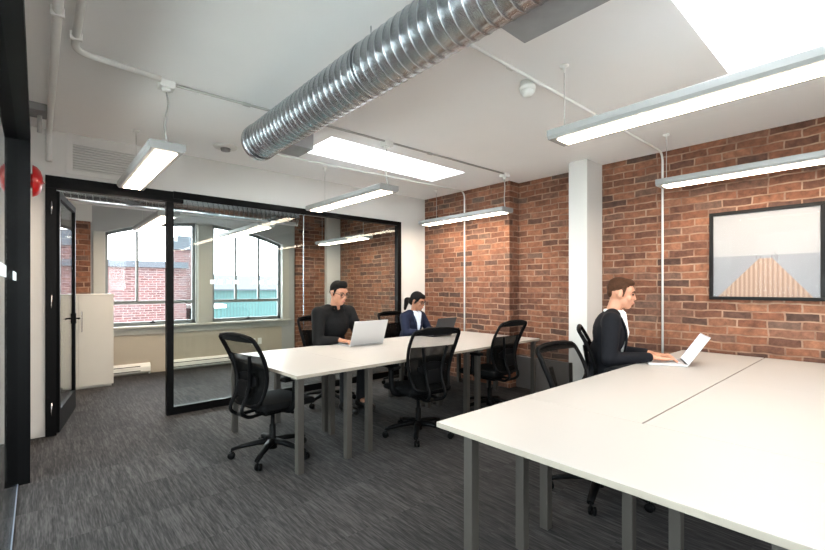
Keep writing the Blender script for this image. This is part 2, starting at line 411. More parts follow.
# short left wall that carries the bell, and left wall of the back room
bm = new()
bm_box(bm, -0.2, -0.06, 4.16, YP, 0, H_CEIL)
bm_box(bm, -0.2, -0.06, YB, 4.16, 2.42, H_CEIL)
bm_box(bm, -0.45, -0.35, YP + 0.12, YW, 0, H_CEIL)
bm_box(bm, -0.35, -0.2, YP, YP + 0.12, 0, H_CEIL)
struct(obj('wall_left', bm, 'white_paint'), 'white wall with the glazed screen', 'wall')
LW = [(-2.1, -0.2), (0.1, 2.1), (2.4, 4.4)]; LB = 0.85; LH = 2.65 - LB  # passage windows are added, to send daylight onto the ceiling
bm = new(); bm_box(bm, XL, -0.35, YP, YP + 0.12, 0, H_CEIL)
bm_box(bm, XL - 0.1, XL, YB, YP + 0.12, 0, LB); bm_box(bm, XL - 0.1, XL, YB, YP + 0.12, LB + LH, H_CEIL)
for a, b in zip([YB] + [w[1] for w in LW], [w[0] for w in LW] + [YP + 0.12]): bm_box(bm, XL - 0.1, XL, a, b, LB, LB + LH)
for i, (a, b) in enumerate(LW):
    r = empty('window_%d' % (i + 8), (XL - 0.05, (a + b) / 2, LB)); struct(r, 'added daylight window in the passage behind the left glass', 'window')
    h = (b - a) / 2; bf = new()
    bm_box(bf, -0.03, 0.03, -h, -h + 0.05, 0, LH); bm_box(bf, -0.03, 0.03, h - 0.05, h, 0, LH); bm_box(bf, -0.03, 0.03, -h + 0.05, h - 0.05, 0, 0.05)
    bm_box(bf, -0.03, 0.03, -h + 0.05, h - 0.05, LH - 0.05, LH); bm_box(bf, -0.03, 0.03, -0.025, 0.025, 0.05, LH - 0.05)
    obj('window_frame', bf, 'window_frame', r)
    box('pane', 'pane', -0.003, 0.003, -h + 0.05, h - 0.05, 0.05, LH - 0.05, r)
struct(obj('wall_corridor', bm, 'white_paint'), 'white wall of the passage behind the left glass', 'wall')
WB = 1.25; WH = 2.6 - WB
BW = [(-1.5, 0.4), (0.6, 2.5)]  # unseen windows added behind the camera to brighten the room evenly
bm = new()
bm_box(bm, XL, XR + 0.2, YB - 0.1, YB, 0, WB); bm_box(bm, XL, XR + 0.2, YB - 0.1, YB, 2.6, H_CEIL)
for a, b in zip([XL] + [w[1] for w in BW], [w[0] for w in BW] + [XR + 0.2]): bm_box(bm, a, b, YB - 0.1, YB, WB, 2.6)
struct(obj('wall_behind', bm, 'white_paint'), 'white wall with two added high windows behind the viewpoint', 'wall')
for i, (a, b) in enumerate(BW):
    r = empty('window_%d' % (i + 5), ((a + b) / 2, YB - 0.05, WB)); struct(r, 'wide window added behind the viewpoint for daylight', 'window')
    h = (b - a) / 2; bm = new()
    bm_box(bm, -h, -h + 0.05, -0.03, 0.03, 0, WH); bm_box(bm, h - 0.05, h, -0.03, 0.03, 0, WH); bm_box(bm, -h + 0.05, h - 0.05, -0.03, 0.03, 0, 0.05)
    bm_box(bm, -h + 0.05, h - 0.05, -0.03, 0.03, WH - 0.05, WH); bm_box(bm, -0.025, 0.025, -0.03, 0.03, 0.05, WH - 0.05)
    obj('window_frame', bm, 'window_frame', r)
    box('pane', 'pane', -h + 0.05, h - 0.05, -0.003, 0.003, 0.05, WH - 0.05, r)

# window wall with one broad arch over two windows
def arch_z(x):
    c, h = 2.185, 1.42
    t = (x - c) / h
    return 2.23 + 0.27 * (1 - t * t)
bm = new()
WX = [(0.77, 2.05), (2.32, 3.60)]
WZ0 = 0.77
Y0, Y1 = YW, YW + 0.22
bm_box(bm, -0.45, WX[0][0], Y0, Y1, 0, H_CEIL)
bm_box(bm, WX[1][1], XR + 0.2, Y0, Y1, 0, H_CEIL)
bm_box(bm, WX[0][0], WX[1][1], Y0, Y1, 0, WZ0)
bm_box(bm, WX[0][1], WX[1][0], Y0, Y1, WZ0, arch_z(2.185))
for a, b in WX:
    n = 14
    xs = [a + (b - a) * i / n for i in range(n + 1)]
    bm_prism(bm, [(x, arch_z(x)) for x in xs] + [(b, H_CEIL), (a, H_CEIL)], 'y', Y0, Y1)
bm_box(bm, WX[0][1], WX[1][0], Y0, Y1, arch_z(2.185), H_CEIL)
wf = obj('wall_back', bm, ['beige_wall', 'grey_wall'])
for p in wf.data.polygons:
    if p.center.z > WZ0 + 0.1: p.material_index = 1
struct(wf, 'beige and grey wall with two arched windows', 'wall')
struct(box('trim_1', 'brick', -0.34, 0.585, YW - 0.10, YW, 0, 2.36), 'brick pier left of the windows', 'pier')
struct(box('trim_2', 'white_paint', -0.34, 0.60, YW - 0.11, YW, 2.36, 2.72), 'white beam end on the brick pier left of the windows', 'beam')
struct(box('trim_3', 'brick', 3.87, 4.52, YW - 0.06, YW, 0, H_CEIL), 'brick pier right of the windows', 'pier')
struct(box('trim_4', 'white_paint', 4.52, 4.84, YW - 0.16, YW, 0, H_CEIL, bevel=0.004), 'white column in the far corner behind the glass', 'column')

for wi, (a, b) in enumerate(WX):
    r = empty('window_%d' % (wi + 1), ((a + b) / 2, YW, WZ0))
    struct(r, ['left arched window onto the pale brick building', 'right arched window onto the teal siding'][wi], 'window')
    ox = -(a + b) / 2
    Z = lambda x: arch_z(x) - WZ0
    fy0, fy1 = 0.07, 0.13
    w = 0.045
    bm = new()
    bm_box(bm, a + ox, a + ox + w, fy0, fy1, 0, Z(a) - 0.0); bm_box(bm, b + ox - w, b + ox, fy0, fy1, 0, Z(b))
    bm_box(bm, a + ox, b + ox, fy0, fy1, 0, 0.06)
    n = 14; xs = [a + (b - a) * i / n for i in range(n + 1)]
    bm_prism(bm, [(x + ox, Z(x)) for x in xs] + [(x + ox, Z(x) - 0.05) for x in reversed(xs)], 'y', fy0, fy1)
    obj('window_frame', bm, 'window_frame', r)
    box('transom', 'window_frame', a + ox + w, b + ox - w, fy0 - 0.01, fy1, 0.345, 0.40, r)
    for k in (1, 2):
        x = a + (b - a) * k / 3
        box('mullion', 'window_frame', x + ox - 0.016, x + ox + 0.016, fy0, fy1, 0.40, Z(x) - 0.045, r)
    bm = new()
    bm_prism(bm, [(a + ox + 0.02, 0.02), (b + ox - 0.02, 0.02)] + [(x + ox, Z(x) - 0.02) for x in reversed(xs[1:-1])], 'y', 0.098, 0.102)
    obj('pane', bm, 'pane', r)
    bm = new(); bm_box(bm, -0.035, 0.035, fy0 - 0.03, fy0, 0.035, 0.055, bevel=0.004); bm_box(bm, -0.01, 0.01, fy0 - 0.045, fy0 - 0.01, 0.04, 0.075, bevel=0.003)
    obj('latch', bm, 'black_metal', r)
bm = new(); bm_box(bm, 0.60, 3.75, YW - 0.10, YW + 0.06, 0.735, 0.77, bevel=0.006); bm_box(bm, 0.62, 3.73, YW - 0.025, YW, 0.63, 0.735, bevel=0.004)
struct(obj('trim_5', bm, 'window_surround'), 'pale window sill board below both windows', 'sill')
bm = new(); bm_box(bm, 2.07, 2.30, YW - 0.05, YW, 0.77, 2.46, bevel=0.004)
struct(obj('trim_6', bm, 'window_surround'), 'grey post between the two windows', 'post')
for k, (a, b) in enumerate(((0.62, 0.77), (3.60, 3.74))):
    struct(box('trim_%d' % (7 + k), 'window_surround', a, b, YW - 0.035, YW, 0.77, arch_z(0.77 if k == 0 else 3.6), bevel=0.004), ['grey casing left of the left window', 'grey casing right of the right window'][k], 'trim')

# ------------------------------------------------------------------ glass partition
gp = empty('wall_glass', ((GX0 + GX1) / 2, YP, 0))
struct(gp, 'black framed glass partition across the room', 'partition')
GO = -(GX0 + GX1) / 2
bm = new()
bm_box(bm, GX0 + GO, GX1 + GO, -0.03, 0.05, GZ - 0.06, GZ)                       # head
bm_box(bm, GX0 + GO, 1.20 + GO, -0.036, 0.05, GZ - 0.115, GZ - 0.055)              # door head
bm_box(bm, GX0 + GO, 0.13 + GO, -0.03, 0.06, 0, GZ - 0.06)                         # hinge jamb
bm_box(bm, 1.04 + GO, 1.105 + GO, -0.03, 0.05, 0, GZ - 0.06)                       # post
bm_box(bm, GX1 - 0.07 + GO, GX1 + GO, -0.03, 0.05, 0, GZ - 0.06)                   # end post
bm_box(bm, 1.105 + GO, GX1 - 0.07 + GO, -0.03, 0.05, 0, 0.085)                     # sole
obj('frame', bm, 'black_metal', gp)
box('head_track', 'black_metal', 1.10 + GO, 2.67 + GO, -0.042, -0.03, GZ - 0.075, GZ + 0.004, gp)
JX = 2.655
box('glass_panel', 'partition_glass', 1.105 + GO, JX - 0.004 + GO, 0.004, 0.012, 0.085, GZ - 0.06, gp)
box('glass_panel', 'partition_glass', JX + 0.004 + GO, GX1 - 0.07 + GO, 0.004, 0.012, 0.085, GZ - 0.06, gp)
box('glass_joint', 'aluminium', JX - 0.004 + GO, JX + 0.004 + GO, 0.003, 0.013, 0.085, GZ - 0.06, gp)
for x in (1.51, 1.592, 1.697, 1.778, 2.0, 2.08, 2.187, 2.268):
    box('decal', 'decal', x - 0.025 + GO, x + 0.025 + GO, 0.001, 0.0035, 1.422, 1.472, gp)
for z in (0.25, 1.25, 2.12):
    tube('hinge', 'chrome', [(0.095 + GO, -0.036, z - 0.06), (0.095 + GO, -0.036, z + 0.06)], 0.006, gp)

# open glass door (leans into the back room)
dr = empty('door_1', (0.135, YP + 0.03, 0), math.radians(80))
struct(dr, 'black framed glass door standing open into the back room', 'door')
DW, DH = 0.98, 2.29
bm = new()
bm_box(bm, 0, 0.05, -0.02, 0.02, 0.01, DH); bm_box(bm, DW - 0.05, DW, -0.02, 0.02, 0.01, DH); bm_box(bm, 0.05, DW - 0.05, -0.02, 0.02, DH - 0.06, DH)
obj('door_frame', bm, 'black_metal', dr)
box('kick_rail', 'black_metal', 0.05, DW - 0.05, -0.02, 0.02, 0.01, 0.22, dr)
box('glass_panel', 'partition_glass', 0.05, DW - 0.05, -0.004, 0.004, 0.22, DH - 0.06, dr)
bm = new()
for s in (-1, 1):
    bm_tube(bm, bend([(DW - 0.025, s * 0.02, 1.03), (DW - 0.025, s * 0.06, 1.03), (DW - 0.13, s * 0.06, 1.03)], 0.02), 0.009)
bm_box(bm, DW - 0.052, DW + 0.001, -0.028, 0.028, 0.97, 1.09, bevel=0.004)
obj('door_handle', bm, 'black_metal', dr)

# ------------------------------------------------------------------ left glazed screen
lg = empty('wall_glazed', (-0.10, 1.0, 0))
struct(lg, 'black framed glass screen along the left edge', 'screen')
def LG(y): return y - 1.0
bm = new()
bm_box(bm, -0.06, 0.06, LG(YB), LG(4.15), 2.41 - 0.0, 2.50)
bm_box(bm, -0.06, 0.06, LG(4.03), LG(4.15), 0.0, 2.41)
obj('frame', bm, 'black_metal', lg)
box('floor_channel', 'channel', -0.017, -0.003, LG(YB), LG(4.03), 0.0, 0.012, lg)
box('glass_panel', 'partition_glass', -0.014, -0.006, LG(YB), LG(4.03), 0.012, 2.41, lg)
for y in (2.22, 2.32, 2.44, 2.54, 3.36, 3.46, 3.58, 3.68):
    box('decal', 'decal', -0.0055, -0.0035, LG(y - 0.025), LG(y + 0.025), 1.422, 1.472, lg)

# ------------------------------------------------------------------ ceiling services
def canopy(bm, x, y, z, r=0.06, h=0.035):
    bm_lathe(bm, [(0, z), (r, z), (r, z - h * 0.6), (r * 0.7, z - h), (0, z - h)], 20, Matrix.Translation((x, y, 0)))

def pendant(label, group, x, y0, y1, z_top, cord=True, name='pendant_light', near_end=True):
    """slim linear lamp hung along Y; the origin sits at its middle on the underside"""
    L = y1 - y0; zb = z_top - 0.06
    r = empty(name, (x, (y0 + y1) / 2, zb)); tag(r, label, 'pendant lamp', group)
    hl = L / 2
    bm = new()
    prof = [(-0.116, 0.018), (-0.102, 0.0), (0.102, 0.0), (0.116, 0.018), (0.116, 0.055), (0.11, 0.06), (-0.11, 0.06), (-0.116, 0.055)]
    bm_prism(bm, prof, 'y', -hl, hl)
    obj('housing', bm, 'light_housing', r)
    bm = new(); bm_box(bm, -0.07, 0.07, -hl + 0.05, hl - 0.05, -0.006, 0.0005, bevel=0.002)
    obj('diffuser', bm, 'lamp', r)
    zc = H_CEIL - zb
    if cord:
        yn = -hl + 0.05
        bm = new(); bm_box(bm, -0.05, 0.05, yn - 0.05, yn + 0.05, zc - 0.05, zc, bevel=0.006)
        bm_lathe(bm, [(0, zc - 0.05), (0.032, zc - 0.05), (0.028, zc - 0.07), (0, zc - 0.07)], 16, Matrix.Translation((0, yn, 0)))
        obj('canopy', bm, 'white_plastic', r)
        pts = []
        for i in range(17):
            t = i / 16; z = (zc - 0.06) * (1 - t) + 0.065 * t
            pts.append((0.012 * math.sin(t * 7.0), yn + 0.01 * math.sin(t * 5 + 1) * (1 - t) + 0.0, z))
        bm = new(); bm_tube(bm, pts, 0.006, 8)
        obj('power_cord', bm, 'pipe_grey', r)
        ends = (hl - 0.28,)
    else:
        ends = (-hl + 0.12, hl - 0.06)
    for ye in ends:
        bm = new(); bm_tube(bm, [(0, ye, 0.06), (0, ye, zc - 0.012)], 0.003, 6)
        obj('suspension_wire', bm, 'pipe_grey', r)
        bm = new(); bm_lathe(bm, [(0, zc), (0.03, zc), (0.026, zc - 0.014), (0.008, zc - 0.02), (0.006, zc - 0.05), (0, zc - 0.05)], 16, Matrix.Translation((0, ye, 0)))
        obj('ceiling_cup', bm, 'white_plastic', r)
    return r
GL = 'pendant lamps of the main room'
pendant('white pendant lamp hung by a cord left of the big spiral duct', GL, 0.69, 3.40, 4.98, 2.41)
pendant('white pendant lamp hung by a cord below the long narrow skylight', GL, 2.64, 3.34, 4.90, 2.41)
pendant('white pendant lamp close to the brick pier, above the person in navy', GL, 4.52, 3.28, 4.86, 2.41)
pendant('largest white pendant lamp, on thin wires under the bright skylight at right', GL, 2.62, -0.02, 1.51, 2.41, cord=False)
pendant('white pendant lamp on thin wires above the framed pier photograph', GL, 4.53, -0.02, 1.51, 2.41, cord=False)
GB = 'pendant lamps of the back room'
pendant('white pendant lamp behind the glass, left one, partly hidden by the black door post', GB, 1.16, 5.66, 7.42, 2.28, cord=False)
pendant('white pendant lamp behind the glass in front of the right arched window', GB, 2.35, 5.66, 7.40, 2.27, cord=False)
pendant('white pendant lamp behind the glass against the brick, above the man in black', GB, 4.18, 5.90, 7.48, 2.28, cord=False)

# spiral duct
def spiral(name, mname, p, length, r, pitch, parent=None, axis='y', n=40):
    bm = new()
    prof = [(0.0, 0.0), (0.70, 0.0), (0.78, 0.006), (0.86, 0.008), (0.93, 0.006)]
    turns = int(length / pitch)
    rows = []
    for k in range(turns):
        for f, dr in prof: rows.append((k * pitch + f * pitch, dr, f))
    rows.append((turns * pitch, 0, 0))
    rings = []
    for a, d, f in rows:
        ring = []
        for j in range(n):
            th = 2 * PI * j / n
            ad = a + pitch * (j / n) - pitch * 0.5
            ad = max(0.0, min(length, ad))
            rr = r + d
            q = (rr * math.cos(th), ad, rr * math.sin(th)) if axis == 'y' else (ad, rr * math.cos(th), rr * math.sin(th))
            ring.append(bm.verts.new(q))
        rings.append(ring)
    for A, B in zip(rings, rings[1:]):
        for j in range(n):
            f = bm.faces.new((A[j], A[(j + 1) % n], B[(j + 1) % n], B[j]) if j < n - 1 else (A[j], A[0], B[0], B[j])); f.smooth = True
    return obj(name, bm, mname, parent, loc=p)

DX, DZ, DR, DY1 = 1.407, 2.607, 0.142, 3.57
du = empty('spiral_duct', (DX, 1.0, DZ))
tag(du, 'galvanised spiral air duct running under the ceiling, with square side outlets', 'air duct')
L = DY1 - (-2.4)
def sp_round(r, z0, z1, n=40):
    bm = new()
    return bm
# helical seams as a separate wound ridge round a smooth tube
bm = new()
n = 48
ring = lambda y, r: [bm.verts.new((r * math.cos(2 * PI * j / n), y, r * math.sin(2 * PI * j / n))) for j in range(n)]
ya, yb = -3.4, DY1 - 1.0
R0 = ring(ya, DR); R1 = ring(yb, DR); R2 = ring(yb, DR - 0.004); R3 = ring(ya, DR - 0.004)
for A, B in ((R0, R1), (R1, R2), (R2, R3)):
    for j in range(n):
        f = bm.faces.new((A[j], A[(j + 1) % n], B[(j + 1) % n], B[j])); f.smooth = True
obj('duct_tube', bm, 'galvanised', du)
bm = new(); pts = []
pitch = 0.064
tn = int((yb - ya) / pitch)
for k in range(tn * 32 + 1):
    th = 2 * PI * k / 32
    pts.append((DR * math.cos(th), ya + pitch * k / 32, DR * math.sin(th)))
bm_tube(bm, pts, 0.0032, 6)
obj('seam', bm, 'galvanised', du)
bm = new()
R = [ring(yb - 0.05, DR + 0.003), ring(yb - 0.05, DR + 0.007), ring(yb + 0.004, DR + 0.007), ring(yb + 0.004, DR - 0.006)]
for A, B in zip(R, R[1:]):
    for j in range(n): bm.faces.new((A[j], A[(j + 1) % n], B[(j + 1) % n], B[j])).smooth = True
obj('collar', bm, 'galvanised', du)
bm = new(); bm_lathe(bm, [(0, yb - 0.03), (DR - 0.004, yb - 0.03)], 48, Matrix.Rotation(-PI / 2, 4, 'X'))
obj('end_damper', bm, 'galvanised_dull', du)
for (a, b) in ((0.60, 1.13), (3.13, 3.40)):
    bm = new(); bm_box(bm, 0.09, 0.278, a - 1.0, b - 1.0, -0.105, 0.115, bevel=0.004)
    o = obj('side_outlet', bm, 'galvanised_dull', du)
    bm = new()
    for k in range(5):
        z = -0.085 + k * 0.042
        bm_box(bm, 0.276, 0.286, a - 1.0 + 0.02, b - 1.0 - 0.02, z, z + 0.006)
    obj('outlet_vane', bm, 'galvanised', o)
for y in (-0.6, 1.95):
    bm = new()
    bm_tube(bm, [((DR + 0.003) * math.cos(2 * PI * j / 40), y - 1.0, (DR + 0.003) * math.sin(2 * PI * j / 40)) for j in range(40)], 0.003, 6, closed=True)
    h_ = obj('hanger_strap', bm, 'galvanised', du)
    bm = new(); bm_tube(bm, [(0, y - 1.0, DR), (0, y - 1.0, H_CEIL - DZ)], 0.004, 6); obj('hanger_rod', bm, 'galvanised', h_)

# back room duct, runs across
d2 = empty('round_duct', (1.7, 7.0, 2.606)); tag(d2, 'small spiral duct running across the back room above the windows, seen through the glass', 'air duct')
bm = new()
ring = lambda x, r: [bm.verts.new((x, r * math.cos(2 * PI * j / 32), r * math.sin(2 * PI * j / 32))) for j in range(32)]
ya, yb = -2.03, 1.74
R0 = ring(ya, 0.1); R1 = ring(yb, 0.1); R2 = ring(yb, 0.095); R3 = ring(yb - 0.1, 0.095)
for A, B in ((R0, R1), (R1, R2), (R2, R3)):
    for j in range(32): bm.faces.new((A[j], A[(j + 1) % 32], B[(j + 1) % 32], B[j])).smooth = True
bm.faces.new(R3)
obj('duct_tube', bm, 'galvanised', d2)
pts = [(ya + 0.075 * k / 24, 0.1 * math.cos(2 * PI * k / 24), 0.1 * math.sin(2 * PI * k / 24)) for k in range(int((yb - ya) / 0.075) * 24)]
bm = new(); bm_tube(bm, pts, 0.004, 5)
obj('seam', bm, 'galvanised', d2)
bm = new(); bm_box(bm, 1.25, 1.7, -0.06, 0.06, -0.112, -0.09, bevel=0.003)
for k in range(8): bm_box(bm, 1.28 + k * 0.05, 1.30 + k * 0.05, -0.05, 0.05, -0.116, -0.11)
obj('grille', bm, 'galvanised_dull', d2)
for x in (-1.2, 0.2, 1.2):
    bm = new(); bm_tube(bm, [(x, 0, 0.1), (x, 0, H_CEIL - 2.606)], 0.004, 6); obj('hanger_rod', bm, 'galvanised_dull', d2)
t = tube('conduit', 'pipe_white', [(-0.34, 7.3, 2.53), (3.6, 7.3, 2.53), (3.6, 7.3, H_CEIL)], 0.016)  # added pipe, in place of the bright window-lit underside at the duct
t.data.shade_smooth(); tag(t, 'added white pipe, standing in for the lit underside of the small back room duct', 'pipe')

# conduits on the ceiling
zc = H_CEIL - 0.011
def conduit(label, pts, r, m='pipe_white', clips=()):
    e = empty('conduit', pts[0]); tag(e, label, 'conduit', None)
    p0 = Vector(pts[0])
    bm = new(); bm_tube(bm, bend([Vector(p) - p0 for p in pts], 0.11, 8), r, 10)
    obj('pipe', bm, m, e)
    for c in clips:
        c = Vector(c) - p0
        bm = new(); bm_box(bm, c.x - 0.03, c.x + 0.03, c.y - 0.012, c.y + 0.012, c.z - r - 0.004, c.z + r, bevel=0.003)
        obj('pipe_clip', bm, m, e)
conduit('white ceiling pipe with a bend, leading to the leftmost cord lamp', [(0.165, -1.0, H_CEIL - 0.022), (0.165, 3.33, H_CEIL - 0.022), (0.64, 3.37, H_CEIL - 0.022)], 0.02, clips=[(0.165, 2.4, H_CEIL - 0.022), (0.165, 3.12, H_CEIL - 0.022)])
conduit('thin grey conduit joining the three cord lamp canopies across the ceiling', [(0.74, 3.44, zc), (2.6, 3.36, zc), (4.52, 3.31, zc)], 0.010, 'pipe_grey', clips=[(1.25, 3.418, zc), (3.2, 3.345, zc)])
conduit('thick straight white ceiling pipe at left, turning down above the red bell', [(0.075, -1.0, H_CEIL - 0.026), (0.078, YP - 0.03, H_CEIL - 0.026), (0.078, YP - 0.03, 2.55)], 0.022, clips=[(0.076, 2.9, H_CEIL - 0.026)])
conduit('thin white conduit running down the brick pier beside the person in navy', [(1.7, 4.50, zc), (XP - 0.012, 4.31, zc), (XP - 0.012, 4.31, 0.0)], 0.011, 'pipe_white')
conduit('thin white conduit running down the brick wall beside the suited man', [(1.56, 1.69, zc), (XR - 0.012, 1.66, zc), (XR - 0.012, 1.66, 0.0)], 0.011, 'pipe_white', clips=[(2.35, 1.687, zc)])

r = empty('smoke_detector', (2.63, 1.74, H_CEIL)); tag(r, 'round white smoke detector on the ceiling beside the big spiral duct', 'smoke detector')
bm = new(); bm_lathe(bm, [(0, 0), (0.05, 0), (0.05, -0.03), (0.058, -0.034), (0.058, -0.06), (0, -0.062)], 24)
obj('mounting_base', bm, 'white_plastic', r)
bm = new(); bm_lathe(bm, [(0, -0.06), (0.045, -0.06), (0.05, -0.075), (0.034, -0.1), (0.015, -0.108), (0, -0.11)], 24)
obj('sensor_head', bm, 'white_plastic', r)

r = empty('ceiling_box', (0.0, 4.62, H_CEIL)); tag(r, 'small grey electrical box on the ceiling above the red bell', 'junction box')
bm = new(); bm_box(bm, -0.055, 0.055, -0.12, 0.10, -0.06, 0, bevel=0.004); obj('box_body', bm, 'speaker_grey', r)
bm = new(); bm_tube(bm, [(0.01, 0.02, -0.06), (0.01, 0.02, -0.20)], 0.016, 12); obj('pipe_stub', bm, 'pipe_grey', r)

r = empty('ceiling_speaker', (1.47, 4.62, H_CEIL)); tag(r, 'small round grey fitting on the ceiling just beyond the open end of the spiral duct', 'ceiling fitting')
bm = new(); bm_lathe(bm, [(0, 0), (0.12, 0), (0.11, -0.015), (0.07, -0.02), (0, -0.02)], 28); obj('rim', bm, 'pipe_white', r)
bm = new(); bm_lathe(bm, [(0, -0.02), (0.05, -0.02), (0.045, -0.045), (0, -0.05)], 20); obj('centre', bm, 'speaker_grey', r)

# vent grille above the partition door
r = empty('wall_vent', (0.50, YP, 2.64)); tag(r, 'white louvred air grille on the wall above the glass door', 'air vent')
bm = new()
bm_box(bm, -0.30, -0.25, -0.014, 0, -0.18, 0.15); bm_box(bm, 0.25, 0.30, -0.014, 0, -0.18, 0.15)
bm_box(bm, -0.25, 0.25, -0.014, 0, 0.11, 0.15); bm_box(bm, -0.25, 0.25, -0.014, 0, -0.18, -0.14)
obj('rim', bm, 'white_paint', r)
box('back_plate', 'pipe_grey', -0.25, 0.25, -0.002, 0, -0.14, 0.11, r)
bm = new()
for k in range(10):
    z = -0.13 + k * 0.025
    bm_box(bm, -0.25, 0.25, -0.003, 0.003, -0.011, 0.011, mtx=Matrix.Translation((0, -0.008, z)) @ Matrix.Rotation(math.radians(-38), 4, 'X'))
obj('louvres', bm, 'white_paint', r)

# fire bell
r = empty('fire_bell', (-0.06, 4.90, 2.295)); tag(r, 'red round fire alarm bell on the wall beside the black screen post', 'fire bell')
rot = Matrix.Rotation(PI / 2, 4, 'Y')
bm = new(); bm_lathe(bm, [(0, 0), (0.06, 0), (0.06, 0.03), (0, 0.03)], 24, rot); obj('back_box', bm, 'red', r)
bm = new(); bm_lathe(bm, [(0, 0.095), (0.04, 0.092), (0.09, 0.078), (0.12, 0.055), (0.134, 0.03), (0.134, 0.024), (0.126, 0.026), (0.03, 0.03), (0, 0.03)], 36, rot); obj('gong', bm, 'red', r, smooth=True)
bm = new(); bm_lathe(bm, [(0, 0.108), (0.012, 0.106), (0.014, 0.09), (0, 0.09)], 12, rot); obj('centre_bolt', bm, 'chrome', r)

# ------------------------------------------------------------------ picture
r = empty('framed_picture', (XR, 0.81, 1.69)); tag(r, 'black framed photograph of a wooden pier over misty water, on the brick wall', 'picture')
w2, h2 = 0.42, 0.43
bm = new(); fw = 0.032
for (y0, y1, z0, z1) in ((-w2, w2, h2 - fw, h2), (-w2, w2, -h2, -h2 + fw), (-w2, -w2 + fw, -h2 + fw, h2 - fw), (w2 - fw, w2, -h2 + fw, h2 - fw)):
    bm_box(bm, -0.035, 0.0, y0, y1, z0, z1, bevel=0.003)
obj('frame', bm, 'frame_black', r)
bm = new(); X = -0.014; a, b = -w2 + fw - 0.004, w2 - fw + 0.004; c, d = -h2 + fw - 0.004, h2 - fw + 0.004
def quad(pts, mi):
    f = bm.faces.new([bm.verts.new((X, y, z)) for y, z in pts]); f.material_index = mi
hz = c + (d - c) * 0.49
# pier: apex region near the horizon, foot along the lower edge (the picture is seen from -X, so +Y is left)
pl, pr, tl, tr, tz = 0.35, -0.345, 0.03, -0.065, hz - 0.03
quad([(b, hz), (a, hz), (a, d), (b, d)], 0)
quad([(b, c), (pl, c), (tl, tz), (tl, hz), (b, hz)], 1)
quad([(pr, c), (a, c), (a, hz), (tr, hz), (tr, tz)], 1)
quad([(tl, tz), (tr, tz), (tr, hz), (tl, hz)], 1)
quad([(pl, c), (pr, c), (tr, tz), (tl, tz)], 2)
o = obj('print', bm, ['print_sky', 'print_sea', 'print_pier'], r)
for y, z0, z1 in ((0.05, tz, tz + 0.03), (0.02, tz, tz + 0.022), (-0.085, tz - 0.01, tz + 0.055), (-0.062, tz, tz + 0.03), (-0.1, tz - 0.02, tz + 0.03)):
    box('mooring_post', 'print_post', X - 0.001, X, y - 0.003, y + 0.003, z0, z1, o)
box('picture_pane', 'picture_glass', -0.02, -0.018, a, b, c, d, r)

# ------------------------------------------------------------------ desks
LEG = 0.05
def make_desk(label, group, x0, x1, y0, y1, pivot=None, rot=0.0, inset=(0.05, 0.05, 0.10, 0.10)):
    """inset: leg distance from the x0, x1, y0, y1 edges"""
    cx, cy = (x0 + x1) / 2, (y0 + y1) / 2
    loc = Vector((cx, cy, 0))
    if pivot:
        p = Vector((pivot[0], pivot[1], 0)); loc = p + Matrix.Rotation(rot, 3, 'Z') @ (loc - p)
    e = empty('desk', loc, rot); tag(e, label, 'desk', group)
    hx, hy = (x1 - x0) / 2, (y1 - y0) / 2
    bm = new(); bm_box(bm, -hx, hx, -hy, hy, 0.71, 0.735, 0, bevel=0.002)
    o = obj('tabletop', bm, ['laminate', 'laminate_edge'], e)
    for p in o.data.polygons:
        if abs(p.normal.z) < 0.5: p.material_index = 1
    ix0, ix1, iy0, iy1 = inset
    for sx in (0, 1):
        for sy in (0, 1):
            lx = -hx + ix0 if sx == 0 else hx - ix1 - LEG
            ly = -hy + iy0 if sy == 0 else hy - iy1 - LEG
            bm = new(); bm_box(bm, lx, lx + LEG, ly, ly + LEG, 0.0, 0.70, bevel=0.003)
            bm_box(bm, lx - 0.02, lx + LEG + 0.02, ly - 0.02, ly + LEG + 0.02, 0.70, 0.71)
            obj('leg', bm, 'leg_metal', e)
    bm = new()
    bm_box(bm, -hx + ix0 + LEG, hx - ix1 - LEG, -0.02, 0.02, 0.665, 0.71)
    obj('under_frame', bm, 'leg_metal', e)
    return e
GD = 'white desks'
make_desk('white desk nearest us, its long edge running out at the bottom right', GD, 1.43, 2.143, 0.07, 1.45, inset=(0.055, 0.2, 0.10, 0.125))
make_desk('white desk with an empty chair tucked under it, left of the suited man', GD, 2.144, 3.572, 0.792, 1.45, inset=(0.02, 0.06, 0.05, 0.10))
make_desk('white desk under the silver laptop of the man in the dark suit', GD, 3.573, 5.0, 0.792, 1.45, inset=(0.06, 0.06, 0.05, 0.10))
make_desk('empty white desk at the right edge, across the seam from the tucked-in chair', GD, 2.144, 3.572, 0.07, 0.785, inset=(0.02, 0.06, 0.12, 0.10))
make_desk('empty white desk against the brick wall below the framed pier photograph', GD, 3.573, 5.0, 0.07, 0.785, inset=(0.06, 0.06, 0.12, 0.10))
PV = (1.41, 2.87); RT = math.radians(1.8)
make_desk('white desk across the left end of the far table, a swivel chair at it', GD, 1.41, 2.04, 2.87, 4.22, PV, RT, inset=(0.02, 0.13, 0.02, 0.02))
make_desk('middle white desk on the near side of the far table, between its two ends', GD, 2.041, 3.44, 2.87, 3.5445, PV, RT, inset=(0.03, 0.03, 0.02, 0.03))
make_desk('white desk on the near side of the far table, at the end by the brick', GD, 3.441, 4.78, 2.87, 3.5445, PV, RT, inset=(0.10, 0.06, 0.02, 0.03))
make_desk('white desk in the far table under the silver laptop of the man in black', GD, 2.041, 3.44, 3.5455, 4.22, PV, RT, inset=(0.03, 0.03, 0.03, 0.05))
make_desk('white desk in the far table under the dark laptop of the woman in navy', GD, 3.441, 4.78, 3.5455, 4.22, PV, RT, inset=(0.10, 0.06, 0.03, 0.05))

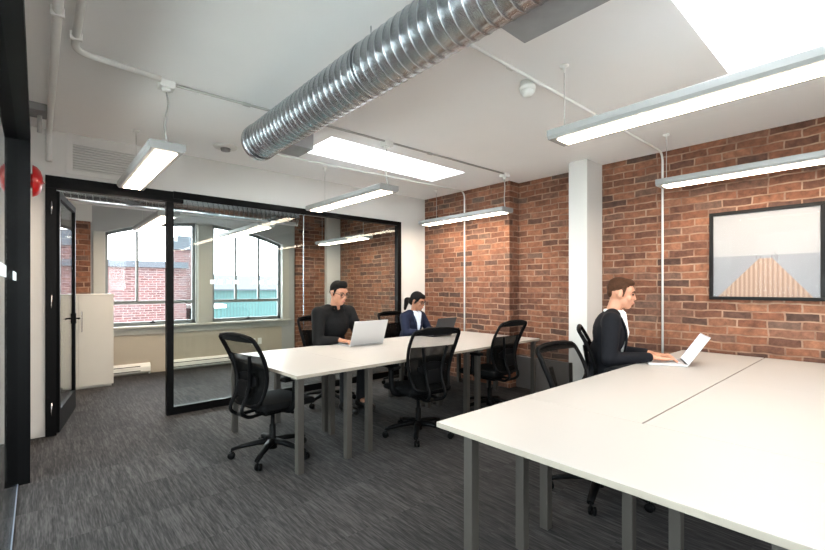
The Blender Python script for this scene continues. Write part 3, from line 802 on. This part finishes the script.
# ------------------------------------------------------------------ chairs
def back_y(z):
    """depth profile of the backrest: lumbar bulges forward"""
    t = (z - 0.46) / (1.0 - 0.46)
    return -0.255 + 0.075 * math.sin(PI * min(1, max(0, t)) ** 0.8) - 0.07 * t * t
def back_w(z):
    t = (z - 0.46) / (1.0 - 0.46)
    return 0.175 + 0.078 * math.sin(min(1, t * 1.05) * PI / 2) - 0.012 * max(0, t - 0.75) * 4
def make_chair():
    e = empty('office_chair')
    # seat
    bm = new(); n = 10
    bm_box(bm, -0.245, 0.245, -0.22, 0.255, 0.43, 0.485, bevel=0.024, seg=4)
    for v in bm.verts:
        if v.co.y > 0.15: v.co.z -= 0.02 * ((v.co.y - 0.15) / 0.1)
        if v.co.y < -0.1: v.co.x *= 0.93
    obj('seat', bm, 'black_fabric', e, smooth=True)
    bm = new(); bm_box(bm, -0.20, 0.20, -0.18, 0.19, 0.408, 0.432, bevel=0.008); obj('seat_pan', bm, 'black_plastic', e)
    bm = new(); bm_box(bm, -0.08, 0.08, -0.12, 0.12, 0.35, 0.41, bevel=0.015); bm_tube(bm, [(0.08, 0.03, 0.38), (0.21, 0.05, 0.375)], [0.007, 0.012], 8)
    obj('tilt_mechanism', bm, 'black_plastic', e)
    # back frame loop
    zs = [0.50 + (0.97 - 0.50) * i / 14 for i in range(15)]
    left = [(-back_w(z), back_y(z), z) for z in zs]; right = [(back_w(z), back_y(z), z) for z in reversed(zs)]
    wt = back_w(0.97)
    top = [(-wt * 0.96, back_y(0.99), 0.99), (-wt * 0.86, back_y(1.003), 1.003), (-wt * 0.5, back_y(1.015), 1.017), (0, back_y(1.02), 1.022),
           (wt * 0.5, back_y(1.015), 1.017), (wt * 0.86, back_y(1.003), 1.003), (wt * 0.96, back_y(0.99), 0.99)]
    wb = back_w(0.5)
    bot = [(wb * 0.9, back_y(0.475), 0.478), (wb * 0.5, back_y(0.465), 0.466), (-wb * 0.5, back_y(0.465), 0.466), (-wb * 0.9, back_y(0.475), 0.478)]
    bm = new(); bm_tube(bm, left + top + right + bot, 0.018, 8, closed=True, flat=0.8); obj('back_frame', bm, 'black_plastic', e, smooth=True)
    # mesh membrane
    def membrane(z0, z1, off, wf):
        bm = new(); g = []
        for i in range(13):
            z = z0 + (z1 - z0) * i / 12
            g.append([bm.verts.new((back_w(z) * wf * (k / 5 - 1), back_y(z) + off - 0.02 * (1 - (k / 5 - 1) ** 2), z)) for k in range(11)])
        for A, B in zip(g, g[1:]):
            for k in range(10): bm.faces.new((A[k], A[k + 1], B[k + 1], B[k])).smooth = True
        return bm
    obj('back_mesh', membrane(0.475, 1.012, 0.006, 0.97), 'chair_mesh', e)
    obj('lower_back_mesh', membrane(0.475, 0.86, -0.004, 0.93), 'chair_mesh_double', e)
    obj('top_band', membrane(0.965, 1.016, 0.0, 0.97), 'black_fabric', e)
    # lumbar carriage behind the mesh
    bm = new()
    for k in range(-8, 8):
        x0_, x1_ = k * 0.019, (k + 1) * 0.019
        yy = back_y(0.66) - 0.045 - 0.0
        bm_box(bm, x0_, x1_, yy - 0.008, yy + 0.008, 0.60 + 0.0006 * k * k, 0.72 - 0.0006 * k * k)
    obj('lumbar_pad', bm, 'black_plastic', e)
    # spine bars bending under the seat
    bm = new()
    for s in (-1, 1):
        bm_tube(bm, bend([(s * 0.13, back_y(0.86) - 0.035, 0.86), (s * 0.075, back_y(0.62) - 0.055, 0.62), (s * 0.085, back_y(0.46) - 0.075, 0.43), (s * 0.075, -0.26, 0.375), (s * 0.06, -0.08, 0.385)], 0.09, 8), 0.014, 8)
    bm_box(bm, -0.07, 0.07, back_y(0.6) - 0.075, back_y(0.6) - 0.05, 0.53, 0.66, bevel=0.01)
    bm_tube(bm, [(-0.075, -0.27, 0.385), (0.075, -0.27, 0.385)], 0.013, 8)
    obj('back_support', bm, 'black_plastic', e, smooth=False)
    # arms
    for s in (-1, 1):
        bm = new()
        bm_tube(bm, bend([(s * 0.14, 0.0, 0.40), (s * 0.265, 0.0, 0.41), (s * 0.28, 0.02, 0.53), (s * 0.28, 0.02, 0.655)], 0.06, 6), 0.02, 8, flat=1.3)
        a = obj('arm', bm, 'black_plastic', e, smooth=True)
        bm = new(); bm_box(bm, s * 0.28 - 0.04, s * 0.28 + 0.04, -0.10, 0.145, 0.65, 0.68, bevel=0.013, seg=3); obj('arm_pad', bm, 'black_plastic', a)
    # gas lift and star base
    bm = new(); bm_lathe(bm, [(0, 0.055), (0.036, 0.055), (0.038, 0.13), (0.026, 0.14), (0.026, 0.25), (0.016, 0.255), (0.016, 0.36), (0, 0.36)], 20); obj('gas_lift', bm, 'black_plastic', e)
    for k in range(5):
        a = math.radians(18 + 72 * k)
        d = Vector((math.cos(a), math.sin(a), 0)); p = Vector((-d.y, d.x, 0))
        bm = new()
        bm_tube(bm, [d * 0.02 + Vector((0, 0, 0.115)), d * 0.12 + Vector((0, 0, 0.112)), d * 0.24 + Vector((0, 0, 0.092)), d * 0.315 + Vector((0, 0, 0.072))], [0.036, 0.031, 0.025, 0.021], 8, flat=0.75)
        lg_ = obj('base_leg', bm, 'black_plastic', e)
        bm = new()
        c = d * 0.315 + p * 0.012
        for s in (-1, 1):
            m4 = Matrix.Translation(c + p * s * 0.014 + Vector((0, 0, 0.028))) @ Vector((0, 0, 1)).rotation_difference(p).to_matrix().to_4x4()
            bm_lathe(bm, [(0, -0.009), (0.024, -0.009), (0.028, -0.004), (0.028, 0.004), (0.024, 0.009), (0, 0.009)], 18, m4)
        bm_tube(bm, [c + Vector((0, 0, 0.03)), d * 0.315 + Vector((0, 0, 0.075))], 0.008, 8)
        obj('caster', bm, 'black_plastic', lg_)
    return e
GC = 'black mesh office chairs'
chair0 = make_chair()
CH = [
    (1.455, 3.40, -80, 'black mesh swivel chair at the left end of the far table, facing right'),
    (2.68, 2.96, -10, 'empty black mesh chair with its back to us, farther from the brick wall'),
    (3.82, 3.02, 2, 'empty black mesh chair with its back to us, nearer the brick wall'),
    (2.82, 1.31, 178, 'empty black mesh chair tucked into the foreground table, left of the suited man'),
    (3.93, 1.65, -155, 'black chair the suited man sits on, beside the white column'),
    (2.64, 4.52, 182, 'black chair the person in the black shirt sits on, behind the far table'),
    (3.94, 4.62, 186, 'black chair the person in the navy jacket sits on, behind the far table'),
]
for i, (x, y, a, lab) in enumerate(CH):
    c = chair0 if i == 0 else copy_tree(chair0)
    c.scale = (1, 1, 0.955 if i == 3 else 1); c.location = (x, y, 0); c.rotation_euler.z = math.radians(a); tag(c, lab, 'office chair', GC)
    if i == 3:      # this one has a plain single mesh back
        for ch in [o for o in ALL() if o.parent == c]:
            if ch.name.startswith(('lower_back_mesh', 'lumbar_pad')): bpy.data.objects.remove(ch)
            elif ch.name.startswith('back_mesh'):
                ch.data = ch.data.copy(); ch.data.materials[0] = M['chair_mesh_dense']

# ------------------------------------------------------------------ laptops
def laptop(label, x, y, rz, body, keys, w=0.36, d=0.25, tilt=18, group='open laptops'):
    e = empty('laptop', (x, y, 0.735), rz); tag(e, label, 'laptop', group)
    bm = new(); bm_box(bm, -w / 2, w / 2, -d / 2, d / 2, 0.002, 0.017, bevel=0.004); obj('base', bm, body, e)
    bm = new(); nx = 13
    for j in range(5):
        for i in range(nx):
            kw = (w - 0.05) / nx
            bm_box(bm, -w / 2 + 0.025 + i * kw + 0.0015, -w / 2 + 0.025 + (i + 1) * kw - 0.0015, d * 0.5 - 0.035 - (j + 1) * 0.021 + 0.0015, d * 0.5 - 0.035 - j * 0.021 - 0.0015, 0.0165, 0.0185)
    obj('keyboard', bm, keys, e)
    bm = new(); bm_box(bm, -0.055, 0.055, -d / 2 + 0.012, -d / 2 + 0.08, 0.0165, 0.0175); obj('trackpad', bm, body, e)
    mt = Matrix.Translation((0, d / 2 - 0.002, 0.014)) @ Matrix.Rotation(math.radians(-tilt), 4, 'X')
    bm = new(); bm_box(bm, -w / 2, w / 2, 0.0, 0.008, 0.0, d, bevel=0.003, mtx=mt); l = obj('screen_lid', bm, body, e)
    bm = new(); bm_box(bm, -w / 2 + 0.008, w / 2 - 0.008, -0.001, 0.0003, 0.012, d - 0.008, mtx=mt); s = obj('screen', bm, 'screen', l)
    bm = new(); bm_tube(bm, [(-w / 2 + 0.05, d / 2 - 0.004, 0.014), (w / 2 - 0.05, d / 2 - 0.004, 0.014)], 0.007, 10); obj('hinge', bm, 'keys', e)
    return e
laptop('open silver laptop in front of the man in the dark suit, screen edge-on', 4.05, 1.31, math.radians(-156), 'laptop_silver', 'keys_pale', w=0.38, d=0.28, tilt=33)
laptop('open silver laptop in front of the man in the black shirt, lid towards us', 2.765, 4.055, math.radians(180), 'laptop_silver', 'keys', w=0.45, d=0.285, tilt=20)
laptop('open dark grey laptop in front of the woman in navy, lid towards us', 4.03, 4.10, math.radians(184), 'laptop_dark', 'keys', w=0.38, d=0.25, tilt=20)

# ------------------------------------------------------------------ people
def blob(name, prims, voxel, mname, parent=None, smooth_it=6):
    """join overlapping tapered limbs into ONE continuous surface"""
    bm = new()
    for p in prims:
        if p[0] == 'c': bm_caps(bm, *p[1:])
        elif p[0] == 'e': bm_ell(bm, Vector(p[1]), p[2], p[3] if len(p) > 3 else None)
    me = bpy.data.meshes.new(name + '_raw'); bm.to_mesh(me); bm.free()
    t = bpy.data.objects.new('tmp', me); COL.objects.link(t)
    rm = t.modifiers.new('r', 'REMESH'); rm.mode = 'VOXEL'; rm.voxel_size = voxel; rm.use_smooth_shade = True
    if smooth_it:
        sm = t.modifiers.new('s', 'SMOOTH'); sm.iterations = smooth_it; sm.factor = 0.5
    dg = bpy.context.evaluated_depsgraph_get()
    me2 = bpy.data.meshes.new_from_object(t.evaluated_get(dg)); me2.name = name
    bpy.data.objects.remove(t); bpy.data.meshes.remove(me)
    me2.materials.clear(); me2.materials.append(M[mname]); me2.shade_smooth()
    o = bpy.data.objects.new(name, me2); COL.objects.link(o)
    if parent: o.parent = parent
    return o

def xf(prims, mtx):
    out = []
    for p in prims:
        if p[0] == 'c': out.append(('c', mtx @ Vector(p[1]), mtx @ Vector(p[2])) + tuple(p[3:]))
        else:
            q = mtx.to_3x3()
            if len(p) > 3: q = q @ p[3]
            out.append(('e', mtx @ Vector(p[1]), p[2], q))
    return out

def hand_prims(wr, d, side, up=Vector((0, 0, 1))):
    """palm, four bent fingers and a thumb; d points along the hand, side = +1 right hand"""
    d = Vector(d).normalized(); lat = d.cross(up).normalized()          # to the right of d
    inn = -lat * side                                                     # towards the thumb
    wr = Vector(wr); P = []
    for k, t in enumerate((-0.027, -0.009, 0.009, 0.027)):
        P.append(('c', wr + d * 0.01 + inn * t * 0.7, wr + d * 0.085 + inn * t, 0.0145, 0.013))
    L = (0.058, 0.072, 0.078, 0.070); tt = (-0.032, -0.011, 0.011, 0.032)
    for k in range(4):
        b = wr + d * 0.088 + inn * tt[k]
        m_ = b + d * L[k] * 0.55 + inn * tt[k] * 0.15 + up * 0.008
        e = m_ + d * L[k] * 0.42 - up * 0.022
        P += [('c', b, m_, 0.0095, 0.0088), ('c', m_, e, 0.0088, 0.0075)]
    b = wr + d * 0.03 + inn * 0.032
    m_ = b + d * 0.03 + inn * 0.026 - up * 0.006
    e = m_ + d * 0.032 + inn * 0.006 - up * 0.008
    P += [('c', wr + d * 0.015 + inn * 0.015, b, 0.014, 0.0125), ('c', b, m_, 0.012, 0.0105), ('c', m_, e, 0.010, 0.0085)]
    return P

def person(label, x, y, rz, s, seat, skin, hair, coat, coat_name, look, female=False, shirt=None, glasses=False, lean=0.0,
           hand_y=0.40, hand_z=None, hand_x=0.075, head_mat=(0, 0, 0), quiff=0.0, bun=False, elbow_out=0.245, beard=False, wide=1.0, elbow_y=0.13):
    """seated figure; local origin on the floor under the pelvis, facing +Y; every length below is in body units, scaled by s"""
    root_loc = Vector((x, y, 0))
    SC = Matrix.Diagonal((s, s, s, 1))
    zs = seat / s
    def Vz(a, b, c): return Vector((a, b, c + zs))
    w = 0.93 if female else wide
    ln = lean
    pelvis = Vz(0, 0, 0.085); waist = Vz(0, 0.0 + ln * 0.25, 0.22); chest = Vz(0, 0.02 + ln * 0.65, 0.40); neck0 = Vz(0, 0.03 + ln, 0.55)
    headc = Vz(0, 0.075 + ln * 1.25, 0.715)
    HM = Matrix.Translation(headc) @ Euler(head_mat, 'XYZ').to_matrix().to_4x4()
    sh = {k: Vz(k * 0.178 * w, 0.02 + ln * 0.9, 0.505) for k in (-1, 1)}
    hz_ = hand_z if hand_z is not None else (0.735 + 0.052) / s - zs
    wrp = {k: Vz(k * (hand_x + 0.03), hand_y, hz_) for k in (-1, 1)}
    el = {}
    for k in (-1, 1):
        el[k] = Vz(k * elbow_out * w, elbow_y + ln * 0.55, max(0.235, hz_ - 0.01))
    hip = {k: Vz(k * 0.085, 0.02, 0.075) for k in (-1, 1)}
    knee = {k: Vz(k * 0.11, 0.40, 0.07) for k in (-1, 1)}
    ank = {k: Vector((k * 0.10, 0.36, 0.085)) for k in (-1, 1)}
    torso = lambda g: [('e', pelvis, (0.165 * w + g, 0.115 + g, 0.105 + g)), ('e', waist, (0.14 * w + g, 0.098 + g, 0.15 + g)),
                       ('e', chest, (0.165 * w + g, 0.108 + g, 0.165 + g)), ('c', sh[-1] + Vector((0.02, 0, -0.02)), sh[1] - Vector((0.02, 0, 0.02)), 0.062 + g, 0.062 + g),
                       ('c', sh[-1] * 0.45 + neck0 * 0.55 + Vector((0, 0, 0.005)), sh[-1], 0.05 + g, 0.05 + g), ('c', sh[1] * 0.45 + neck0 * 0.55 + Vector((0, 0, 0.005)), sh[1], 0.05 + g, 0.05 + g)]
    head = [('e', (0, -0.008, 0.012), (0.074, 0.094, 0.092)), ('e', (0, 0.03, -0.055), (0.056, 0.062, 0.062)), ('e', (0, 0.056, -0.095), (0.032, 0.03, 0.026)),
            ('e', (0, 0.055, 0.02), (0.06, 0.035, 0.04)), ('c', (0, 0.086, 0.0), (0, 0.1, -0.036), 0.008, 0.0125), ('e', (0, 0.088, -0.068), (0.026, 0.012, 0.014)),
            ('e', (-0.038, 0.06, -0.035), (0.024, 0.024, 0.024)), ('e', (0.038, 0.06, -0.035), (0.024, 0.024, 0.024)),
            ('e', (-0.075, -0.008, -0.018), (0.010, 0.02, 0.031)), ('e', (0.075, -0.008, -0.018), (0.010, 0.02, 0.031))]
    B = [('c', neck0 - Vector((0, 0.01, 0.03)), HM @ Vector((0, -0.02, -0.06)), 0.054 * (0.88 if female else 1), 0.05 * (0.88 if female else 1))]
    B += xf(head, HM)
    B += torso(-0.012)
    for k in (-1, 1):
        dh = Vector((-k * 0.035, 0.16, -0.012)).normalized()
        B += [('c', sh[k], el[k], 0.046, 0.038), ('c', el[k], wrp[k], 0.038, 0.024), ('c', wrp[k], wrp[k] + dh * 0.02, 0.024, 0.022)]
        B += hand_prims(wrp[k] + dh * 0.012, dh, k)
        B += [('c', hip[k], knee[k], 0.078, 0.052), ('c', knee[k], ank[k] + Vector((0, 0, 0.02)), 0.05, 0.034), ('c', ank[k], ank[k] + Vector((0, 0.12, -0.055)), 0.034, 0.026)]
    body = blob('person', B, 0.0062, skin, None, 4)
    def place(o):
        o.data.transform(SC)
    place(body)
    body.location = root_loc; body.rotation_euler = (0, 0, rz)
    tag(body, label, 'person')
    def part(name, prims, m, voxel=0.009, sm=5):
        o = blob(name, prims, voxel, m, body, sm); place(o); return o
    # clothing
    J = torso(0.012)
    for k in (-1, 1):
        J += [('c', sh[k], el[k], 0.068 * w, 0.054), ('c', el[k], wrp[k] - (wrp[k] - el[k]).normalized() * 0.025, 0.054, 0.037)]
    J += [('e', neck0 + Vector((0, -0.04, -0.035)), (0.085, 0.05, 0.055))]
    part(coat_name, J, coat)
    T = []
    for k in (-1, 1):
        T += [('c', hip[k], knee[k], 0.094, 0.07), ('c', knee[k], ank[k] + Vector((0, 0, 0.03)), 0.067, 0.05)]
    T += [('e', pelvis, (0.17 * w, 0.125, 0.1))]
    part('trousers', T, 'trousers')
    for k in (-1, 1):
        part('shoe', [('c', ank[k] + Vector((0, -0.03, -0.042)), ank[k] + Vector((0, 0.16, -0.05)), 0.042, 0.034), ('c', ank[k] + Vector((0, -0.01, 0)), ank[k], 0.042, 0.042)], 'shoe')
    # shirt front and collar
    fwd = lambda z: None
    if shirt:
        top = neck0 + Vector((0, 0.06, -0.005)); lowp = Vz(0, 0.125 + ln * 0.42, 0.25)
        mid = Vz(0, 0.13 + ln * 0.72, 0.41)
        part('shirt', [('c', top + Vector((-0.03, 0.0, 0)), mid, 0.034, 0.026), ('c', top + Vector((0.03, 0.0, 0)), mid, 0.034, 0.026), ('c', mid, lowp, 0.03, 0.012), ('e', top - Vector((0, 0.02, 0.02)), (0.07, 0.05, 0.045))], shirt, 0.007, 4)
        for k in (-1, 1):   # lapels
            bm = new()
            pts = [neck0 + Vector((k * 0.062, -0.01, 0.03)), neck0 + Vector((k * 0.078, 0.05, -0.015)), Vz(k * 0.065, 0.135 + ln * 0.72, 0.43), Vz(k * 0.04, 0.142 + ln * 0.62, 0.34), Vz(k * 0.012, 0.137 + ln * 0.42, 0.24)]
            bm_tube(bm, bend(pts, 0.06, 5), 0.018, 8, flat=0.5)
            o = obj('lapel', bm, coat, body, smooth=True); place(o)
    cm = shirt or coat
    bm = new(); n = 18
    cr = 0.06 * (0.9 if female else 1)
    cpts = []
    for i in range(n + 1):
        a = math.radians(-60 + 300 * i / n) + PI * 0.5 + math.radians(60) - math.radians(30)
        a = math.radians(120 + 300 * i / n)
        cpts.append(neck0 + Vector((cr * math.cos(a), cr * 0.98 * math.sin(a) + 0.004, 0.020 - 0.004 * math.sin(a))))
    bm_tube(bm, cpts, 0.013, 8, flat=1.0); 
    if not female:
        for k in (-1, 1):
            bm_tube(bm, [neck0 + Vector((k * 0.045, 0.058, 0.022)), neck0 + Vector((k * 0.042, 0.088, -0.03))], [0.016, 0.01], 8)
    o = obj('collar', bm, cm, body, smooth=True); place(o)
    # hair
    if female:
        HR = [('e', (0, -0.018, 0.024), (0.081, 0.097, 0.09)), ('e', (0, 0.045, 0.062), (0.055, 0.045, 0.036)), ('e', (0, -0.075, -0.03), (0.066, 0.045, 0.06)),
              ('c', (0, -0.11, -0.035), (0.0, -0.15, -0.045), 0.035, 0.036), ('c', (0, -0.155, -0.05), (0, -0.15, -0.17), 0.038, 0.018),
              ('c', (-0.062, 0.045, 0.045), (-0.078, 0.01, -0.03), 0.012, 0.012), ('c', (0.062, 0.045, 0.045), (0.078, 0.01, -0.03), 0.012, 0.012)]
    else:
        HR = [('e', (0, -0.018, 0.034), (0.0765, 0.091, 0.082)), ('e', (0, 0.02, 0.08), (0.062, 0.065, 0.032)), ('e', (0, 0.036, 0.084 + quiff), (0.052, 0.038, 0.022 + quiff)),
              ('e', (0, -0.066, -0.01), (0.056, 0.034, 0.045)), ('c', (-0.073, 0.02, 0.03), (-0.073, 0.012, -0.028), 0.010, 0.007), ('c', (0.073, 0.02, 0.03), (0.073, 0.012, -0.028), 0.010, 0.007)]
    part('hair', xf(HR, HM), hair, 0.006, 2)
    # brows, eyes, mouth
    bm = new()
    for k in (-1, 1):
        bm_tube(bm, [HM @ Vector((k * 0.016, 0.09, 0.013)), HM @ Vector((k * 0.032, 0.088, 0.018)), HM @ Vector((k * 0.05, 0.074, 0.012))], [0.004, 0.005, 0.003], 6)
    o = obj('eyebrows', bm, hair, body, smooth=True); place(o)
    for k in (-1, 1):
        bm = new(); bm_ell(bm, HM @ Vector((k * 0.031, 0.082, -0.006)), (0.012, 0.008, 0.0065), HM.to_3x3(), 12, 8)
        o = obj('eye', bm, 'eye', body, smooth=True); place(o)
    bm = new(); bm_ell(bm, HM @ Vector((0, 0.097, -0.068)), (0.022, 0.006, 0.007), HM.to_3x3(), 12, 8)
    o = obj('mouth', bm, 'lips', body, smooth=True); place(o)
    if glasses:
        bm = new()
        for k in (-1, 1):
            ring_ = [HM @ Vector((k * 0.032 + 0.024 * math.cos(2 * PI * i / 20), 0.101 - 0.006 * abs(math.cos(2 * PI * i / 20)), -0.006 + 0.018 * math.sin(2 * PI * i / 20))) for i in range(20)]
            bm_tube(bm, ring_, 0.0028, 6, closed=True)
            bm_tube(bm, [HM @ Vector((k * 0.056, 0.097, 0.0)), HM @ Vector((k * 0.079, 0.06, 0.002)), HM @ Vector((k * 0.082, -0.005, -0.002))], 0.0026, 6)
        bm_tube(bm, [HM @ Vector((-0.01, 0.103, -0.002)), HM @ Vector((0.01, 0.103, -0.002))], 0.0026, 6)
        o = obj('glasses', bm, 'glasses', body, smooth=True); place(o)
    if beard:
        pass
    return body

R_ = math.radians
person('person in a dark suit and open white shirt, typing in profile', 3.86, 1.77, R_(-155), 1.17, 0.50, 'skin', 'hair_brown', 'jacket_black', 'suit_jacket',
       None, shirt='shirt_white', lean=0.05, elbow_y=0.02, hand_y=0.33, head_mat=(R_(-9), 0, 0), quiff=0.003)
person('person in a black shirt and glasses, seated behind the silver laptop, looking down', 2.64, 4.49, R_(180 + 6), 1.17, 0.49, 'skin_olive', 'hair_black', 'shirt_black', 'black_shirt',
       None, glasses=True, lean=0.05, wide=1.07, hand_y=0.28, head_mat=(R_(-16), 0, R_(6)), quiff=0.010)
person('person in a navy jacket and glasses, dark hair tied back, at the dark laptop', 3.91, 4.54, R_(180 + 8), 1.07, 0.44, 'skin_brown', 'hair_black', 'jacket_navy', 'jacket',
       None, female=True, shirt='shirt_pale', glasses=True, lean=0.08, hand_y=0.27, head_mat=(R_(-18), 0, R_(10)), bun=True)

# ------------------------------------------------------------------ back room furniture
r = empty('storage_cabinet', (0.40, 7.28, 0)); tag(r, 'white two door storage cabinet in the back room beside the glass door', 'cabinet')
bm = new(); bm_box(bm, -0.39, 0.40, 0.02, 0.46, 0.03, 1.27); bm_box(bm, -0.37, 0.38, 0.04, 0.44, 0.0, 0.03); obj('carcass', bm, 'cabinet', r)
box('top_panel', 'cabinet', -0.395, 0.405, -0.005, 0.465, 1.27, 1.29, r, bevel=0.002)
for k in (0, 1):
    a, b = (-0.39, 0.003) if k == 0 else (0.009, 0.40)
    dd = box('door', 'cabinet', a, b, 0.0, 0.019, 0.035, 1.268, r, bevel=0.0015)
    hx = -0.03 if k == 0 else 0.045
    bm = new(); bm_tube(bm, bend([(hx, 0.0, 0.78), (hx, -0.03, 0.78), (hx, -0.03, 1.06), (hx, 0.0, 1.06)], 0.015, 4), 0.006, 8); obj('door_handle', bm, 'chrome', dd)

def heater(label, x0, x1):
    e = empty('baseboard_heater', ((x0 + x1) / 2, YW, 0)); tag(e, label, 'heater', 'baseboard heaters')
    h = (x1 - x0) / 2
    bm = new(); bm_prism(bm, [(0, 0.03), (-0.06, 0.03), (-0.07, 0.05), (-0.07, 0.12), (-0.045, 0.165), (0, 0.175)], 'x', -h, h); obj('casing', bm, 'heater', e)
    box('air_slot', 'dark_slot', -h + 0.03, h - 0.14, -0.073, -0.066, 0.055, 0.068, e)
    bm = new(); bm_box(bm, -h + 0.03, h - 0.14, -0.067, -0.052, 0.125, 0.138); obj('outlet_slot', bm, 'dark_slot', e)
    bm = new(); bm_box(bm, -h, -h + 0.02, -0.04, 0, 0, 0.03); bm_box(bm, h - 0.02, h, -0.04, 0, 0, 0.03); obj('foot', bm, 'heater', e)
heater('white baseboard heater beside the white storage cabinet', 0.62, 1.36)
heater('white baseboard heater behind the glass partition, below the right arched window', 1.62, 2.85)
for i, (x, lab) in enumerate(((3.04, 'white wall socket below the right window, left one of the pair'), (3.16, 'white wall socket below the right window, right one of the pair'))):
    e = empty('wall_socket', (x, YW, 0.37)); tag(e, lab, 'wall socket', 'wall sockets below the window')
    bm = new(); bm_box(bm, -0.037, 0.037, -0.008, 0, -0.058, 0.058, bevel=0.003); obj('cover_plate', bm, 'white_plastic', e)
    bm = new()
    for dz in (-0.022, 0.022): bm_box(bm, -0.016, 0.016, -0.011, -0.007, dz - 0.014, dz + 0.014, bevel=0.002)
    obj('outlet', bm, 'pipe_white', e)

# ------------------------------------------------------------------ outdoors
struct(box('ground', 'bounce_ground', -60, 70, -70, 70, -4.2, -4.0), 'street outside, paled to bounce daylight', 'ground')
r = empty('brick_building', (2.4, 15.5, -4.0)); tag(r, 'pale brick building outside the left window', 'building')
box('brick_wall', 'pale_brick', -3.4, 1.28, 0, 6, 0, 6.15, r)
box('parapet_cap', 'slate', -3.5, 1.32, -0.12, 6.1, 6.02, 6.22, r)
r = empty('brick_tower', (4.35, 18.2, -4.0)); tag(r, 'taller pale brick chimney stack behind the low brick building', 'chimney')
box('shaft', 'pale_brick', -0.45, 0.55, 0, 1.2, 0, 7.0, r); box('crown', 'slate', -0.30, 0.40, 0.1, 1.1, 7.15, 7.4, r); box('cap', 'slate', -0.5, 0.6, -0.06, 1.26, 6.85, 7.15, r)
r = empty('metal_clad_building', (8.0, 20.0, -4.0)); tag(r, 'teal building with a slate blue roof band outside the right window', 'building')
box('siding', 'teal_siding', -3.2, 6, 0, 6, 0, 5.30, r)
bm = new(); bm_prism(bm, [(-0.2, 5.26), (-0.2, 5.32), (1.2, 6.0), (6, 6.0), (6, 5.26)], 'x', -3.3, 6.1); obj('roof_band', bm, 'slate', r)
r = empty('flat_roof', (4.95, 17.0, -4.0)); tag(r, 'pale flat roof edge in front of the teal building, in the left window', 'roof')
bm = new(); bm_box(bm, -0.55, 0.4, 0, 1.0, 0, 4.62); obj('lower_wall', bm, 'teal_siding', r)
box('roof_edge', 'white_plastic', -0.75, 0.45, -0.1, 1.0, 4.62, 4.75, r)

# ------------------------------------------------------------------ sky, camera, view
W = bpy.data.worlds.new('overcast_sky'); S.world = W; W.use_nodes = True
nt = W.node_tree; bg = nt.nodes['Background']
tc = nt.nodes.new('ShaderNodeTexCoord'); sp = nt.nodes.new('ShaderNodeSeparateXYZ'); nt.links.new(tc.outputs['Generated'], sp.inputs[0])
rp = nt.nodes.new('ShaderNodeValToRGB'); rp.color_ramp.elements[0].position = 0.0; rp.color_ramp.elements[0].color = (0.97, 0.98, 1.0, 1)
rp.color_ramp.elements[1].position = 0.9; rp.color_ramp.elements[1].color = (0.88, 0.94, 1.0, 1)
nt.links.new(sp.outputs['Z'], rp.inputs['Fac']); nt.links.new(rp.outputs['Color'], bg.inputs['Color'])
bg.inputs['Strength'].default_value = 5.0

def portal(name, loc, rot, sx, sy):
    l = bpy.data.lights.new(name, 'AREA'); l.shape = 'RECTANGLE'; l.size = sx; l.size_y = sy; l.cycles.is_portal = True
    o = bpy.data.objects.new(name, l); COL.objects.link(o); o.location = loc; o.rotation_euler = rot
for s in SK: portal('skylight_portal', ((s[0] + s[1]) / 2, (s[2] + s[3]) / 2, H_CEIL + 0.40), (0, 0, 0), s[1] - s[0], s[3] - s[2])
for a, b in WX: portal('window_portal', ((a + b) / 2, YW + 0.2, 1.6), (-PI / 2, 0, 0), b - a, 1.75)

for a, b in BW: portal('window_portal', ((a + b) / 2, YB - 0.12, WB + WH / 2), (PI / 2, 0, 0), b - a, WH)

for a, b in LW: portal('window_portal', (XL - 0.12, (a + b) / 2, LB + LH / 2), (PI / 2, 0, -PI / 2), b - a, LH)
cam = bpy.data.cameras.new('camera'); co = bpy.data.objects.new('camera', cam); COL.objects.link(co)
co.location = (0, 0, 1.375)
fwd = Vector((0.661, 0.750, 0)).normalized()
co.rotation_euler = fwd.to_track_quat('-Z', 'Y').to_euler()
cam.sensor_width = 36; cam.lens = 425 / 825 * 36
cam.shift_y = (288 - 275) / 825
cam.clip_start = 0.03; cam.clip_end = 200
S.camera = co

S.view_settings.view_transform = 'Standard'; S.view_settings.look = 'None'
S.view_settings.gamma = 1; S.view_settings.use_curve_mapping = False
S.view_settings.exposure = 1.92
try:
    S.cycles.use_denoising = True
    S.cycles.max_bounces = 14; S.cycles.diffuse_bounces = 7; S.cycles.glossy_bounces = 6; S.cycles.transparent_max_bounces = 24; S.cycles.transmission_bounces = 8
    S.cycles.sample_clamp_indirect = 8
except Exception: pass
